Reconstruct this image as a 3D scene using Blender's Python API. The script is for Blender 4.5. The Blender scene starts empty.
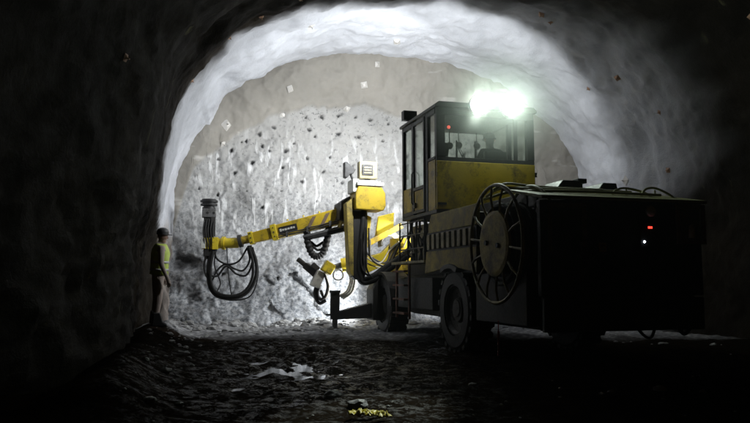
import bpy, bmesh, math, random
import numpy as np
from mathutils import Vector, Matrix, noise
from mathutils.bvhtree import BVHTree
R = math.radians
random.seed(7)
GLARE = .25
scene = bpy.context.scene
COL = scene.collection

# ------------------------------------------------------------------ render settings
scene.render.engine = 'CYCLES'
scene.cycles.use_denoising = True
scene.cycles.max_bounces = 6
scene.cycles.diffuse_bounces = 2
scene.cycles.glossy_bounces = 3
scene.cycles.transmission_bounces = 4
scene.cycles.transparent_max_bounces = 12
scene.cycles.volume_bounces = 0
scene.cycles.sample_clamp_indirect = 4.0
scene.cycles.caustics_reflective = False
scene.cycles.caustics_refractive = False
vs = scene.view_settings
vs.view_transform = 'Standard'
vs.look = 'None'
vs.gamma = 1
vs.use_curve_mapping = False
vs.exposure = 0.0

# ------------------------------------------------------------------ helpers
def tag(o, label=None, cat=None, group=None, kind=None):
    if label: o['label'] = label
    if cat: o['category'] = cat
    if group: o['group'] = group
    if kind: o['kind'] = kind
    return o

def catmull(pts, n=8):
    P = [Vector(p) for p in pts]
    if len(P) < 3: return P
    out = []
    for i in range(len(P) - 1):
        p0 = P[i - 1] if i > 0 else P[i] * 2 - P[i + 1]
        p1, p2 = P[i], P[i + 1]
        p3 = P[i + 2] if i + 2 < len(P) else P[i + 1] * 2 - P[i]
        for k in range(n):
            t = k / n
            out.append(0.5 * ((2 * p1) + (p2 - p0) * t + (2 * p0 - 5 * p1 + 4 * p2 - p3) * t * t + (3 * p1 - p0 - 3 * p2 + p3) * t ** 3))
    out.append(P[-1])
    return out

class MB:
    def __init__(s):
        s.v, s.f, s.sm = [], [], []
    def add(s, verts, faces, smooth=False):
        o = len(s.v)
        s.v += [tuple(p) for p in verts]
        s.f += [tuple(i + o for i in f) for f in faces]
        s.sm += [smooth] * len(faces)
    def box(s, x0, x1, y0, y1, z0, z1, m=None):
        P = [Vector((x, y, z)) for z in (z0, z1) for y in (y0, y1) for x in (x0, x1)]
        if m is not None: P = [m @ p for p in P]
        s.add(P, [(0, 2, 3, 1), (4, 5, 7, 6), (0, 1, 5, 4), (2, 6, 7, 3), (0, 4, 6, 2), (1, 3, 7, 5)])
        return s
    def cbox(s, c, size, rot=None):
        m = Matrix.Translation(Vector(c))
        if rot is not None: m = m @ rot
        a, b, d = [q / 2 for q in size]
        return s.box(-a, a, -b, b, -d, d, m)
    def beam(s, p, q, w, h, w2=None, h2=None):
        """tapered box beam from p to q (w sideways, h upwards)"""
        p, q = Vector(p), Vector(q); w2 = w2 or w; h2 = h2 or h
        d = (q - p).normalized()
        up = Vector((0, 0, 1)) if abs(d.z) < .95 else Vector((0, 1, 0))
        sd = d.cross(up).normalized(); up = sd.cross(d)
        V = []
        for c, a, b in ((p, w, h), (q, w2, h2)):
            V += [c - sd * a / 2 - up * b / 2, c + sd * a / 2 - up * b / 2, c + sd * a / 2 + up * b / 2, c - sd * a / 2 + up * b / 2]
        s.add(V, [(3, 2, 1, 0), (4, 5, 6, 7), (0, 1, 5, 4), (1, 2, 6, 5), (2, 3, 7, 6), (3, 0, 4, 7)])
        return s
    def tube(s, pts, r, n=10, closed=False, rs=None, cap=True):
        P = [Vector(p) for p in pts]
        k = len(P)
        ts = []
        for i in range(k):
            a = P[(i - 1) % k] if closed or i > 0 else P[i]
            b = P[(i + 1) % k] if closed or i < k - 1 else P[i]
            ts.append((b - a).normalized())
        ref = Vector((0, 0, 1)) if abs(ts[0].z) < .9 else Vector((1, 0, 0))
        nrm = (ref - ts[0] * ref.dot(ts[0])).normalized()
        V = []
        for i in range(k):
            nrm = (nrm - ts[i] * nrm.dot(ts[i])).normalized()
            bn = ts[i].cross(nrm)
            rr = rs[i] if rs else r
            for j in range(n):
                a = 2 * math.pi * j / n
                V.append(P[i] + (nrm * math.cos(a) + bn * math.sin(a)) * rr)
        F = []
        for i in range(k if closed else k - 1):
            i2 = (i + 1) % k
            for j in range(n):
                j2 = (j + 1) % n
                F.append((i * n + j, i * n + j2, i2 * n + j2, i2 * n + j))
        s.add(V, F, True)
        if cap and not closed:
            s.add([V[j] for j in range(n)], [tuple(reversed(range(n)))])
            s.add([V[(k - 1) * n + j] for j in range(n)], [tuple(range(n))])
        return s
    def cyl(s, p, q, r, r2=None, n=24):
        return s.tube([p, q], r, n, rs=[r, r2 if r2 is not None else r])
    def lathe(s, c, axis, prof, n=32):
        """prof: (offset along axis, radius)"""
        c, ax = Vector(c), Vector(axis).normalized()
        return s.tube_rings([(c + ax * o, r) for o, r in prof], ax, n)
    def tube_rings(s, rings, ax, n):
        ref = Vector((0, 0, 1)) if abs(ax.z) < .9 else Vector((1, 0, 0))
        u = (ref - ax * ref.dot(ax)).normalized(); v = ax.cross(u)
        V = []
        for c, r in rings:
            for j in range(n):
                a = 2 * math.pi * j / n
                V.append(c + (u * math.cos(a) + v * math.sin(a)) * max(r, 1e-4))
        F = []
        for i in range(len(rings) - 1):
            for j in range(n):
                j2 = (j + 1) % n
                F.append((i * n + j, i * n + j2, (i + 1) * n + j2, (i + 1) * n + j))
        s.add(V, F)
        return s
    def prism(s, pts2, axis, lo, hi):
        """pts2 polygon in the plane across axis ('x': (y,z), 'y': (x,z), 'z': (x,y))"""
        def mk(a, b, t):
            return {'x': (t, a, b), 'y': (a, t, b), 'z': (a, b, t)}[axis]
        n = len(pts2)
        V = [mk(a, b, lo) for a, b in pts2] + [mk(a, b, hi) for a, b in pts2]
        s.add(V, [tuple(range(n)), tuple(reversed(range(n, 2 * n)))] + [(i, i + n, (i + 1) % n + n, (i + 1) % n) for i in range(n)])
        return s
    def build(s, name, mat, parent=None, bevel=0.0, smooth_angle=None):
        me = bpy.data.meshes.new(name)
        me.from_pydata(s.v, [], s.f)
        me.polygons.foreach_set('use_smooth', s.sm)
        me.validate(); me.update()
        bm = bmesh.new(); bm.from_mesh(me)
        bmesh.ops.recalc_face_normals(bm, faces=bm.faces)
        bm.to_mesh(me); bm.free()
        me.materials.append(mat)
        o = bpy.data.objects.new(name, me); COL.objects.link(o)
        if parent: o.parent = parent
        if bevel:
            m = o.modifiers.new('bevel', 'BEVEL'); m.width = bevel; m.segments = 2; m.limit_method = 'ANGLE'; m.angle_limit = R(40)
        return o

def empty(name, loc=(0, 0, 0), rz=0, parent=None):
    o = bpy.data.objects.new(name, None); COL.objects.link(o)
    o.location = loc; o.rotation_euler = (0, 0, rz); o.empty_display_size = .2
    if parent: o.parent = parent
    return o

# ------------------------------------------------------------------ materials
class NT:
    def __init__(s, name):
        s.m = bpy.data.materials.new(name); s.m.use_nodes = True
        s.t = s.m.node_tree; s.n = s.t.nodes; s.n.clear()
        s.out = s.n.new('ShaderNodeOutputMaterial')
        s.p = s.n.new('ShaderNodeBsdfPrincipled')
        s.t.links.new(s.p.outputs[0], s.out.inputs[0])
        s.co = s.n.new('ShaderNodeTexCoord').outputs['Object']
    def L(s, a, b): s.t.links.new(a, b)
    def mapping(s, scale, loc=(0, 0, 0)):
        m = s.n.new('ShaderNodeMapping'); m.inputs['Scale'].default_value = scale; m.inputs['Location'].default_value = loc
        s.L(s.co, m.inputs[0]); return m.outputs[0]
    def noise(s, scale, detail=6, rough=.6, vec=None, dist=0):
        n = s.n.new('ShaderNodeTexNoise'); n.inputs['Scale'].default_value = scale; n.inputs['Detail'].default_value = detail
        n.inputs['Roughness'].default_value = rough; n.inputs['Distortion'].default_value = dist
        s.L(vec or s.co, n.inputs['Vector']); return n.outputs[0]
    def vor(s, scale, vec=None, feature='F1'):
        n = s.n.new('ShaderNodeTexVoronoi'); n.inputs['Scale'].default_value = scale; n.feature = feature
        s.L(vec or s.co, n.inputs['Vector']); return n.outputs['Distance']
    def ramp(s, fac, stops):
        r = s.n.new('ShaderNodeValToRGB'); e = r.color_ramp.elements
        while len(e) < len(stops): e.new(.5)
        for el, (p, c) in zip(e, stops):
            el.position = p; el.color = (c, c, c, 1) if isinstance(c, (int, float)) else (*c, 1)
        s.L(fac, r.inputs[0]); return r.outputs[0]
    def mix(s, fac, a, b, mode='MIX'):
        m = s.n.new('ShaderNodeMix'); m.data_type = 'RGBA'; m.blend_type = mode
        for val, i in ((fac, 0), (a, 6), (b, 7)):
            if hasattr(val, 'links') or hasattr(val, 'is_linked'): s.L(val, m.inputs[i])
            elif isinstance(val, (int, float)): m.inputs[i].default_value = val if i == 0 else (val, val, val, 1)
            else: m.inputs[i].default_value = (*val, 1)
        return m.outputs[2]
    def math(s, op, a, b=0.0):
        m = s.n.new('ShaderNodeMath'); m.operation = op
        for val, i in ((a, 0), (b, 1)):
            if isinstance(val, (int, float)): m.inputs[i].default_value = val
            else: s.L(val, m.inputs[i])
        return m.outputs[0]
    def attr(s, name):
        a = s.n.new('ShaderNodeAttribute'); a.attribute_name = name; return a.outputs['Fac']
    def bump(s, h, strength=.3, dist=.02):
        b = s.n.new('ShaderNodeBump'); b.inputs['Strength'].default_value = strength; b.inputs['Distance'].default_value = dist
        s.L(h, b.inputs['Height']); s.L(b.outputs[0], s.p.inputs['Normal'])
    def set(s, key, v):
        if isinstance(v, (int, float)): s.p.inputs[key].default_value = v
        elif isinstance(v, tuple): s.p.inputs[key].default_value = (*v, 1) if len(v) == 3 else v
        else: s.L(v, s.p.inputs[key])

def worn(name, col, dirt=(.05, .042, .033), amount=.5, rough=.45, metal=0.0, scale=3.0, bump=.15):
    """painted or bare metal with splashes of dried mud and scuffs"""
    n = NT(name)
    big = n.noise(scale, 8, .65, dist=.4)
    fine = n.noise(scale * 9, 4, .7)
    f = n.ramp(n.math('ADD', n.math('MULTIPLY', big, .75), n.math('MULTIPLY', fine, .25)), [(.62 - amount * .35, 0.), (.70 - amount * .12, .85)])
    shade = n.mix(n.ramp(n.noise(scale * .7, 3), [(.3, .75), (.7, 1.)]), (0, 0, 0), col)
    n.set('Base Color', n.mix(f, shade, dirt))
    n.set('Roughness', n.ramp(fine, [(.3, rough - .1), (.7, min(1, rough + .25))]))
    n.set('Metallic', metal)
    n.bump(big, bump, .01)
    return n.m

def glow(name, col, strength):
    n = NT(name); n.set('Base Color', (.8, .8, .8))
    n.set('Emission Color', col); n.set('Emission Strength', strength); return n.m

def glass_mat():
    n = NT('dusty_glass')
    tr = n.n.new('ShaderNodeBsdfTransparent'); tr.inputs[0].default_value = (.95, .98, .95, 1)
    gl = n.n.new('ShaderNodeBsdfGlossy'); gl.inputs['Roughness'].default_value = .03
    df = n.n.new('ShaderNodeBsdfDiffuse'); df.inputs[0].default_value = (.32, .34, .30, 1)
    fr = n.n.new('ShaderNodeFresnel'); fr.inputs[0].default_value = 1.45
    m1 = n.n.new('ShaderNodeMixShader'); m2 = n.n.new('ShaderNodeMixShader')
    n.L(n.math('MINIMUM', fr.outputs[0], .5), m1.inputs[0]); n.L(tr.outputs[0], m1.inputs[1]); n.L(gl.outputs[0], m1.inputs[2])
    dirt = n.ramp(n.noise(2.2, 7, .7), [(.35, .05), (.75, .20)])
    n.L(dirt, m2.inputs[0]); n.L(m1.outputs[0], m2.inputs[1]); n.L(df.outputs[0], m2.inputs[2])
    n.L(m2.outputs[0], n.out.inputs[0])
    return n.m

YEL = worn('yellow_paint', (.66, .46, .025), amount=.36, rough=.42)
YEL_CLEAN = worn('clean_yellow_paint', (.78, .60, .03), amount=.18, rough=.4)
YEL_DIRTY = worn('muddy_yellow_paint', (.62, .47, .09), dirt=(.06, .05, .035), amount=.65, rough=.55)
CREAM = worn('cream_paint', (.58, .50, .28), amount=.55, rough=.5)
BLACK = worn('black_paint', (.018, .018, .018), dirt=(.05, .045, .04), amount=.35, rough=.45)
DARK = worn('dark_grey_steel', (.035, .035, .035), dirt=(.05, .043, .035), amount=.6, rough=.55)
GREY = worn('bare_grey_steel', (.28, .28, .28), amount=.4, rough=.4, metal=.5)
RUST = worn('rusty_red_steel', (.20, .06, .03), dirt=(.06, .04, .03), amount=.5, rough=.6)
TAN = worn('tan_trim', (.22, .15, .10), amount=.4, rough=.5)
RUBBER = worn('black_rubber', (.012, .012, .012), dirt=(.03, .027, .023), amount=.4, rough=.55, scale=6)
WHITE = worn('white_paint', (.72, .72, .66), amount=.25, rough=.4)
PALE_HOSE = worn('pale_hose', (.55, .53, .46), amount=.35, rough=.5)
RED = worn('red_plastic', (.45, .02, .015), amount=.2, rough=.35)
GREEN_LIT = worn('dusty_green_lit', (.30, .30, .13), dirt=(.16, .15, .09), amount=.5, rough=.5)  # green light of the roof lamps painted into the colour
GLASS = glass_mat()
LAMP = glow('lamp_light', (.86, 1.0, .88), 230.0)
LAMP_FRONT = glow('front_lamp_light', (.95, .97, 1.0), 6.0)
LED_RED = glow('red_light', (1.0, .05, .03), 2.5)
LED_RED_SOFT = glow('red_beacon_light', (1.0, .10, .06), 1.1)
LED_WHITE = glow('white_indicator_light', (.75, .85, 1.0), 9.0)

# ------------------------------------------------------------------ tunnel (local axes: x across, y along, z up)
TY = R(13.9)
PROF = [(-.76, -.5), (-.74, 0), (-.72, 1.0), (-.70, 1.8), (-.66, 2.4), (-.62, 3.0), (-.52, 3.6), (-.16, 4.8), (.91, 5.95), (2.2, 6.68), (4.2, 7.13), (5.8, 7.1),
        (7.8, 6.58), (9.05, 5.72), (10.0, 4.5), (10.4, 3.3), (10.5, 2), (10.5, 0), (10.5, -.5)]
pp = catmull([(a, 0, b) for a, b in PROF], 12)
seg = [0]
for i in range(1, len(pp)): seg.append(seg[-1] + (pp[i] - pp[i - 1]).length)
NU = 330
prof = []
j = 0
for i in range(NU):
    t = seg[-1] * i / (NU - 1)
    while j < len(seg) - 2 and seg[j + 1] < t: j += 1
    prof.append(pp[j].lerp(pp[j + 1], (t - seg[j]) / max(1e-6, seg[j + 1] - seg[j])))
pn = []
for i in range(NU):
    d = (prof[min(i + 1, NU - 1)] - prof[max(i - 1, 0)]).normalized()
    pn.append(Vector((-d.z, 0, d.x)))          # outward
AA = np.concatenate([np.arange(-16, 4, .5), np.arange(4, 12, .2), np.arange(12, 19.6, .055)])
def sstep(a, b, x):
    t = min(1, max(0, (x - a) / (b - a))); return t * t * (3 - 2 * t)

def lining_point(i, a):
    p, n = prof[i], pn[i]
    q = Vector((p.x, a, p.z))
    lump = noise.fractal(Vector((q.x * .55, a * .55, q.z * .55)), 1., 2., 3) * .22
    med = noise.fractal(Vector((q.x * 1.7 + 9, a * 1.7, q.z * 1.7)), .9, 2., 3) * .05
    fine = noise.fractal(Vector((q.x * 6, a * 6, q.z * 6 + 4)), .8, 2., 3) * .024 + max(0, noise.noise(Vector((q.x * 13, a * 13, q.z * 13)))) * .014
    # overlapping sprayed layers that run up and over the vault near the face
    lay = max(0, noise.noise(Vector((a * 2.6 + .35 * q.z, q.x * .25, q.z * .22)))) * .09 * sstep(12.5, 14.5, a)
    left = 1 - sstep(0, 2.6, p.x + .7)
    wide = left * (1 - sstep(4.5, 12.0, a)) * 1.5
    cav = math.exp(-((a - 15.75 + (p.z - 2.25) * -.6) / .42) ** 4 - ((p.z - 2.24) / .22) ** 4) * left
    wide += left * .15 * sstep(9, 13, a) * (1 - sstep(14.5, 17.6, a))
    wide += left * .24 * sstep(9, 13, a) * (1 - sstep(13.9, 17.0, a)) * (1 - sstep(1.7, 2.7, p.z)) 
    amp = 1.0 if p.x > 0 else .55
    if left > .5 and p.z < 2.3: fine += .07 * noise.fractal(Vector((a * 2.6, p.z * 3.1, 2)), .8, 2., 4)
    q = q + n * (wide + (lump + med + lay) * amp + fine)
    return q
# the nearer left wall reads as one bulging edge in front of the newly sprayed shotcrete
LV, FR, TN = [], [], []
for a in AA:
    for i in range(NU):
        a_ = float(a)
        q = lining_point(i, a_)
        LV.append(q)
        TN.append((1 - sstep(1, 3, q.x)) * (1 - sstep(1.9, 2.5, q.z + .4 * noise.noise(q * 1.4))))
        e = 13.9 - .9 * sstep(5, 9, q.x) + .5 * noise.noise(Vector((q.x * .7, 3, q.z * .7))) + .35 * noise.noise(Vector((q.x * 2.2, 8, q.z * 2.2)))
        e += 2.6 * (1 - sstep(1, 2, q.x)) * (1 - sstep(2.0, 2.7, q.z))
        e += 2.2 * sstep(8.5, 10, q.x) * (1 - sstep(2.2, 4.2, q.z))  # lower right wall coloured dark where the lamp light dies out
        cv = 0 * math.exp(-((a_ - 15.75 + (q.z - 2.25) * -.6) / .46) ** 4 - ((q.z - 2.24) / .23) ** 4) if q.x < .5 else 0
        wd2 = .5 + 1.3 * sstep(5, 9, q.x); FR.append(sstep(-wd2, wd2, a_ - e) * (1 - min(1, 1.3 * cv)))  # wider blend at right paints the light's soft fade
LF = []
for k in range(len(AA) - 1):
    for i in range(NU - 1):
        b = k * NU + i
        LF.append((b, b + NU, b + NU + 1, b + 1))
def grid_obj(name, V, F, mat, rz, attrs):
    me = bpy.data.meshes.new(name); me.from_pydata([tuple(v) for v in V], [], F)
    me.polygons.foreach_set('use_smooth', [True] * len(F)); me.update()
    for k, vals in attrs.items():
        at = me.attributes.new(k, 'FLOAT', 'POINT'); at.data.foreach_set('value', [float(x) for x in vals])
    me.materials.append(mat)
    o = bpy.data.objects.new(name, me); COL.objects.link(o); o.rotation_euler = (0, 0, rz)
    return o

n = NT('shotcrete')
patch = n.noise(.5, 6, .6); mid = n.noise(3.0, 8, .68); grain = n.noise(22, 6, .75)
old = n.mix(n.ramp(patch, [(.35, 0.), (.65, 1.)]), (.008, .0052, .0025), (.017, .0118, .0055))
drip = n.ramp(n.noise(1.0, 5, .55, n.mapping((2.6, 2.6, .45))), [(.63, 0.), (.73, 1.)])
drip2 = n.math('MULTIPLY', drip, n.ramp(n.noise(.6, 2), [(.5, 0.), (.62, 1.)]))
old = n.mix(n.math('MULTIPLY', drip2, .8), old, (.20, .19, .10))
fresh_lit = n.mix(n.ramp(mid, [(.3, 0.), (.7, 1.)]), (.58, .595, .63), (.72, .735, .78))
fresh_lit = n.mix(n.attr('tan'), fresh_lit, n.mix(n.ramp(mid, [(.35, 0.), (.65, 1.)]), (.36, .30, .26), (.60, .54, .49)))
n.set('Base Color', n.mix(n.attr('fresh_lit'), old, fresh_lit)); n.set('Specular IOR Level', n.ramp(n.attr('fresh_lit'), [(0, .12), (1, .4)]))
n.set('Roughness', n.ramp(mid, [(.3, .6), (.7, .9)]))
n.bump(n.math('ADD', n.math('MULTIPLY', mid, 1.), n.math('MULTIPLY', grain, .7)), .85, .035)
LINING_M = n.m
lining = grid_obj('tunnel_wall', LV, LF, LINING_M, TY, {'fresh_lit': FR, 'tan': TN})
tag(lining, 'vaulted tunnel wall of sprayed concrete, dark near the camera and newly sprayed white by the face', None, None, 'structure')
LBVH = BVHTree.FromPolygons([tuple(v) for v in LV], LF)

# ------------------------------------------------------------------ rock face
HOLES = [(2.19, 5.25), (1.76, 5.07), (2.6, 5.4), (3.03, 5.45), (3.5, 5.52), (3.94, 5.5), (4.38, 5.45), (4.83, 5.35), (1.41, 4.89), (1.06, 4.69), (0.96, 4.65), (1.48, 4.58), (1.67, 4.49), (2.3, 4.72),
         (2.69, 5.07), (2.86, 4.92), (3.48, 5.01), (4.05, 4.98), (4.7, 4.88), (0.7, 4.43), (0.38, 4.19), (1.23, 4.14), (2.65, 4.34), (2.02, 4.07), (0.8, 3.85), (3.28, 4.4), (-0.07, 3.42), (2.52, 3.72), (1.97, 3.44),
         (2.1, 4.5), (3.1, 4.0), (1.1, 3.4), (3.6, 3.7), (.4, 3.3), (2.9, 3.2), (1.5, 3.0), (.2, 2.7), (.55, 1.3), (1.9, 1.2), (3.9, 4.2), (5.4, 4.5), (6.2, 5.0), (7.0, 4.6), (7.6, 5.2), (6.6, 3.9), (8.2, 4.2)]
BOUND = [(-.6, 2.6), (-.42, 3.3), (-.18, 3.95), (0.06, 4.2), (0.91, 4.85), (1.66, 5.36), (2.44, 5.60), (3.37, 5.74), (4.18, 5.84), (5.15, 5.6), (6.4, 5.5), (7.6, 5.1), (8.8, 4.3), (9.6, 3.0)]
def bound_z(l):
    if l <= BOUND[0][0]: return BOUND[0][1] - 3 * (BOUND[0][0] - l)
    for (a, za), (b, zb) in zip(BOUND, BOUND[1:]):
        if a <= l <= b: return za + (zb - za) * (l - a) / (b - a)
    return BOUND[-1][1] - 3 * (l - BOUND[-1][0])
pl2 = np.array([(p.x, p.z) for p in prof])
xs = np.arange(-1.8, 11.4, .032); zs = np.arange(-.4, 7.9, .032)
FV, FRK, FHO, FF = [], [], [], []
hol = np.array(HOLES)
for z in zs:
    for x in xs:
        d = math.sqrt(float(((pl2 - (x, z)) ** 2).sum(1).min()))
        bz = bound_z(x) + .10 * noise.noise(Vector((x * 1.7, 2.2, 0))) + .06 * noise.noise(Vector((x * 6, 5.2, 0)))
        rough = sstep(-.05, .07, bz - z)
        big = noise.fractal(Vector((x * .6, 1.7, z * .6)), 1., 2., 3)
        med = noise.fractal(Vector((x * 2.1, 4.1, z * 2.1)), .8, 2., 4)
        ridg = abs(noise.fractal(Vector((x * 1.1 + 3, 7.7, z * 1.4)), .8, 2., 4))
        fin = noise.fractal(Vector((x * 9, 2.1, z * 9)), .7, 2., 3)
        low = 1 - sstep(.8, 2.6, z)
        P1 = Vector((x * 1.5 + .25 * med, 3.3, z * 1.3 + .25 * big)); vd, vp = noise.voronoi(P1)
        P2 = Vector((x * 4.6 + .4 * med, 1.1, z * 4.2)); wd_, wp = noise.voronoi(P2)
        dv, dw = P1 - vp[0], P2 - wp[0]
        c1, c2 = noise.cell_vector(vp[0] * 7.3), noise.cell_vector(wp[0] * 7.3)
        facet = (dv.x * (c1.x - .5) + dv.z * (c1.y - .5)) * .30 + (c1.z - .5) * .16
        chip = (dw.x * (c2.x - .5) + dw.z * (c2.y - .5)) * .085 + (c2.z - .5) * .035
        y = 18.0 + big * .18 - .45 * (1 - sstep(0, 1.5, d)) * sstep(1, 4, z)
        y += rough * (.10 + med * .05 + facet * (.26 + .45 * low) + chip * (.45 + .35 * low) + fin * .022) + (1 - rough) * (med * .05 + fin * .006)
        y -= low * .35 + (1 - sstep(0, .9, z)) * .55
        dd = hol - (x, z); hi_ = int((dd ** 2).sum(1).argmin()); hd = float(np.sqrt((dd[hi_] ** 2).sum())) / (.6 + .75 * ((hi_ * .618) % 1))
        hr = .040 * (1 + .9 * noise.noise(Vector((x * 14, 3, z * 14))))
        ho = 1 - sstep(hr * .6, hr * 1.25, hd)
        y += ho * .10
        boom_shade = math.exp(-((x + .32 - (z - 1.6) * .5) / .34) ** 4 - ((z - 1.58 + .1 * noise.noise(Vector((x * 5, 0, z * 5)))) / .17) ** 4)
        y += boom_shade * .22; ho = max(ho, .8 * boom_shade)  # boom head's shadow painted dark into a dent in the face
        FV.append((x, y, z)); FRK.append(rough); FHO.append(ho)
nx = len(xs)
for k in range(len(zs) - 1):
    for i in range(nx - 1):
        b = k * nx + i; FF.append((b, b + 1, b + nx + 1, b + nx))
n = NT('rock_face')
sep = n.n.new('ShaderNodeSeparateXYZ'); n.L(n.co, sep.inputs[0]); zc = sep.outputs[2]
mid = n.noise(2.2, 7, .65); fine = n.noise(11, 6, .7); grain = n.noise(40, 3, .7)
beige = n.mix(n.ramp(mid, [(.3, 0.), (.7, 1.)]), (.25, .235, .205), (.31, .29, .255))
beige = n.mix(n.math('MULTIPLY', n.ramp(n.noise(1.0, 3, .5, n.mapping((1.0, 1.0, 3.2), (3, 0, 1))), [(.64, 0.), (.72, 1.)]), .55), beige, (.60, .58, .55))  # pale bands painted as highlights on the crown
rock = n.mix(n.ramp(fine, [(.38, 0.), (.60, 1.)]), (.115, .128, .145), (.44, .445, .45))
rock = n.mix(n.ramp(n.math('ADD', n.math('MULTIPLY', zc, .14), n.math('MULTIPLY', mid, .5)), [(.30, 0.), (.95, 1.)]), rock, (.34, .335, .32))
# pale grout running down the rock in short streaks
st = n.ramp(n.noise(1.0, 3, .5, n.mapping((6.5, .6, 1.5)), dist=.35), [(.56, 0.), (.62, 1.)])
stm = n.ramp(n.noise(1.3, 4, .6, n.mapping((1, 1, 1), (5, 2, 7))), [(.40, 0.), (.52, 1.)])
zb = n.math('MULTIPLY', n.ramp(n.math('MULTIPLY', zc, .1), [(.20, 0.), (.27, 1.)]), n.ramp(n.math('MULTIPLY', zc, .1), [(.42, 1.), (.52, 0.)]))
stk = n.math('MULTIPLY', n.math('MULTIPLY', st, stm), zb)
# dark broken patches and specks
sp = n.ramp(n.noise(11, 5, .75, n.mapping((1, 1, 1), (1, 4, 2))), [(.57, 0.), (.62, 1.)])
spm = n.ramp(n.noise(.9, 4, .6, n.mapping((1, 1, 1), (8, 1, 3))), [(.40, .2), (.58, 1.)])
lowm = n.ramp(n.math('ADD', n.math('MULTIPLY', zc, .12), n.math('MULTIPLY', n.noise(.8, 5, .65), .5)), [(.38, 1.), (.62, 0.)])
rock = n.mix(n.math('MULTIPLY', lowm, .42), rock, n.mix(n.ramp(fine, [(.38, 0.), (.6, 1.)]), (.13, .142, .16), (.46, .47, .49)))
rock = n.mix(n.math('MULTIPLY', n.math('MULTIPLY', sp, spm), .85), rock, (.06, .062, .065))
rock = n.mix(n.math('MULTIPLY', stk, .62), rock, (.74, .74, .74))
col = n.mix(n.attr('rough'), beige, rock)
col = n.mix(n.math('MULTIPLY', n.attr('hole_shade'), .95), col, (.02, .02, .022))  # drill holes and the boom head's shadow painted dark
n.set('Base Color', col)
n.set('Roughness', n.ramp(mid, [(.3, .55), (.7, .85)]))
hgt = n.math('ADD', n.math('MULTIPLY', fine, n.attr('rough')), n.math('MULTIPLY', grain, .3))
n.bump(n.math('ADD', hgt, n.math('MULTIPLY', stk, .5)), .55, .035)
face = grid_obj('rock_face', FV, FF, n.m, TY, {'rough': FRK, 'hole_shade': FHO})
tag(face, 'lit grey rock face at the tunnel end with a smooth beige crown', None, None, 'structure')
FBVH = BVHTree.FromPolygons(FV, FF)

# ------------------------------------------------------------------ ground
gx = np.concatenate([[-34, -20, -10, -6], np.arange(-4.6, 13, .085), [16, 24, 36]])
gy = np.concatenate([[-36, -24, -16, -10], np.arange(-6, 2, .25), np.arange(2, 22.2, .085), [26, 36, 46]])
ct, sn = math.cos(TY), math.sin(TY)
WET = {}
def ground_z(x, y):
    l, a = x * ct + y * sn, -x * sn + y * ct
    P = Vector((x, y, 0))
    z = noise.fractal(P * .5, 1., 2., 3) * .06 + noise.fractal(P * 2.2, .8, 2., 4) * .03 + abs(noise.fractal(P * 5.5, .7, 2., 3)) * .014
    z += .16 * sstep(12.6, 17.5, a) * (1 - sstep(7, 9, l)) * (.7 + noise.noise(P * 1.3) * .9)
    # mud bank along the left wall
    bank = math.exp(-((l + .85) / .42) ** 2) * (.26 + .2 * noise.noise(P * 1.1)) * sstep(2, 6, a) * (1 - sstep(15.5, 17, a))
    z += bank
    # wheel ruts run from the machine towards the camera
    for c in (-.15, 2.15):
        rx = (x - 1.23) * math.cos(R(16.06)) + (y - 11.6) * math.sin(R(16.06)) - c
        if a < 15: z -= .045 * math.exp(-(rx / .28) ** 2) * (.6 + .5 * noise.noise(P * .9))
    # low wet hollow on the left
    w_ = math.exp(-(((l - 1.1 - .2 * (a - 9.4)) / .80) ** 2 + ((a - 9.8) / 2.6) ** 2))
    z -= .075 * w_ - .085 * w_ * noise.fractal(Vector((x * 3.6, y * 2.4, 3)), .7, 2., 4)
    return z
GV, GF, GW = [], [], []
for y in gy:
    for x in gx: GV.append((x, y, ground_z(float(x), float(y)) if -5 < x < 13 and -7 < y < 23 else 0)); l_, a2 = float(x) * ct + float(y) * sn, -float(x) * sn + float(y) * ct; GW.append(math.exp(-(((l_ - 1.5 - .2 * (a2 - 9.4)) / 1.3) ** 2 + ((a2 - 10.0) / 2.7) ** 2)))
nx = len(gx)
for k in range(len(gy) - 1):
    for i in range(nx - 1):
        b = k * nx + i; GF.append((b, b + 1, b + nx + 1, b + nx))
n = NT('wet_mud')
a_ = n.noise(1.1, 7, .65); b_ = n.noise(7, 7, .7); c_ = n.noise(32, 4, .7)
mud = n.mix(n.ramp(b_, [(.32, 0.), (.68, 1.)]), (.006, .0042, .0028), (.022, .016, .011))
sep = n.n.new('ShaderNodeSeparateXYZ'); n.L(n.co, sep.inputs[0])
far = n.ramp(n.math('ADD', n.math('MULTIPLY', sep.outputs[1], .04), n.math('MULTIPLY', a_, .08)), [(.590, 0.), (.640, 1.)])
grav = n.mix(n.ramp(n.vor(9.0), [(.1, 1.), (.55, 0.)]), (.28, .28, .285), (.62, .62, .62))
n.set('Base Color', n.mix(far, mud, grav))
n.set('Roughness', n.mix(far, n.ramp(n.math('ADD', n.math('MULTIPLY', a_, .6), n.math('MULTIPLY', b_, .4)), [(.42, .22), (.58, .75)]), .8)); n.set('Specular IOR Level', n.math('ADD', n.math('MULTIPLY', n.attr('wet'), n.ramp(n.math('ADD', n.math('MULTIPLY', b_, .6), n.math('MULTIPLY', c_, .4)), [(.40, .45), (.50, 0.)])), 0.0))
n.bump(n.math('ADD', b_, n.math('MULTIPLY', c_, .35)), .6, .05)
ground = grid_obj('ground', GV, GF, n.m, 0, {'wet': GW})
tag(ground, 'dark wet muddy tunnel floor with paler gravel by the face', None, None, 'structure')

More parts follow.
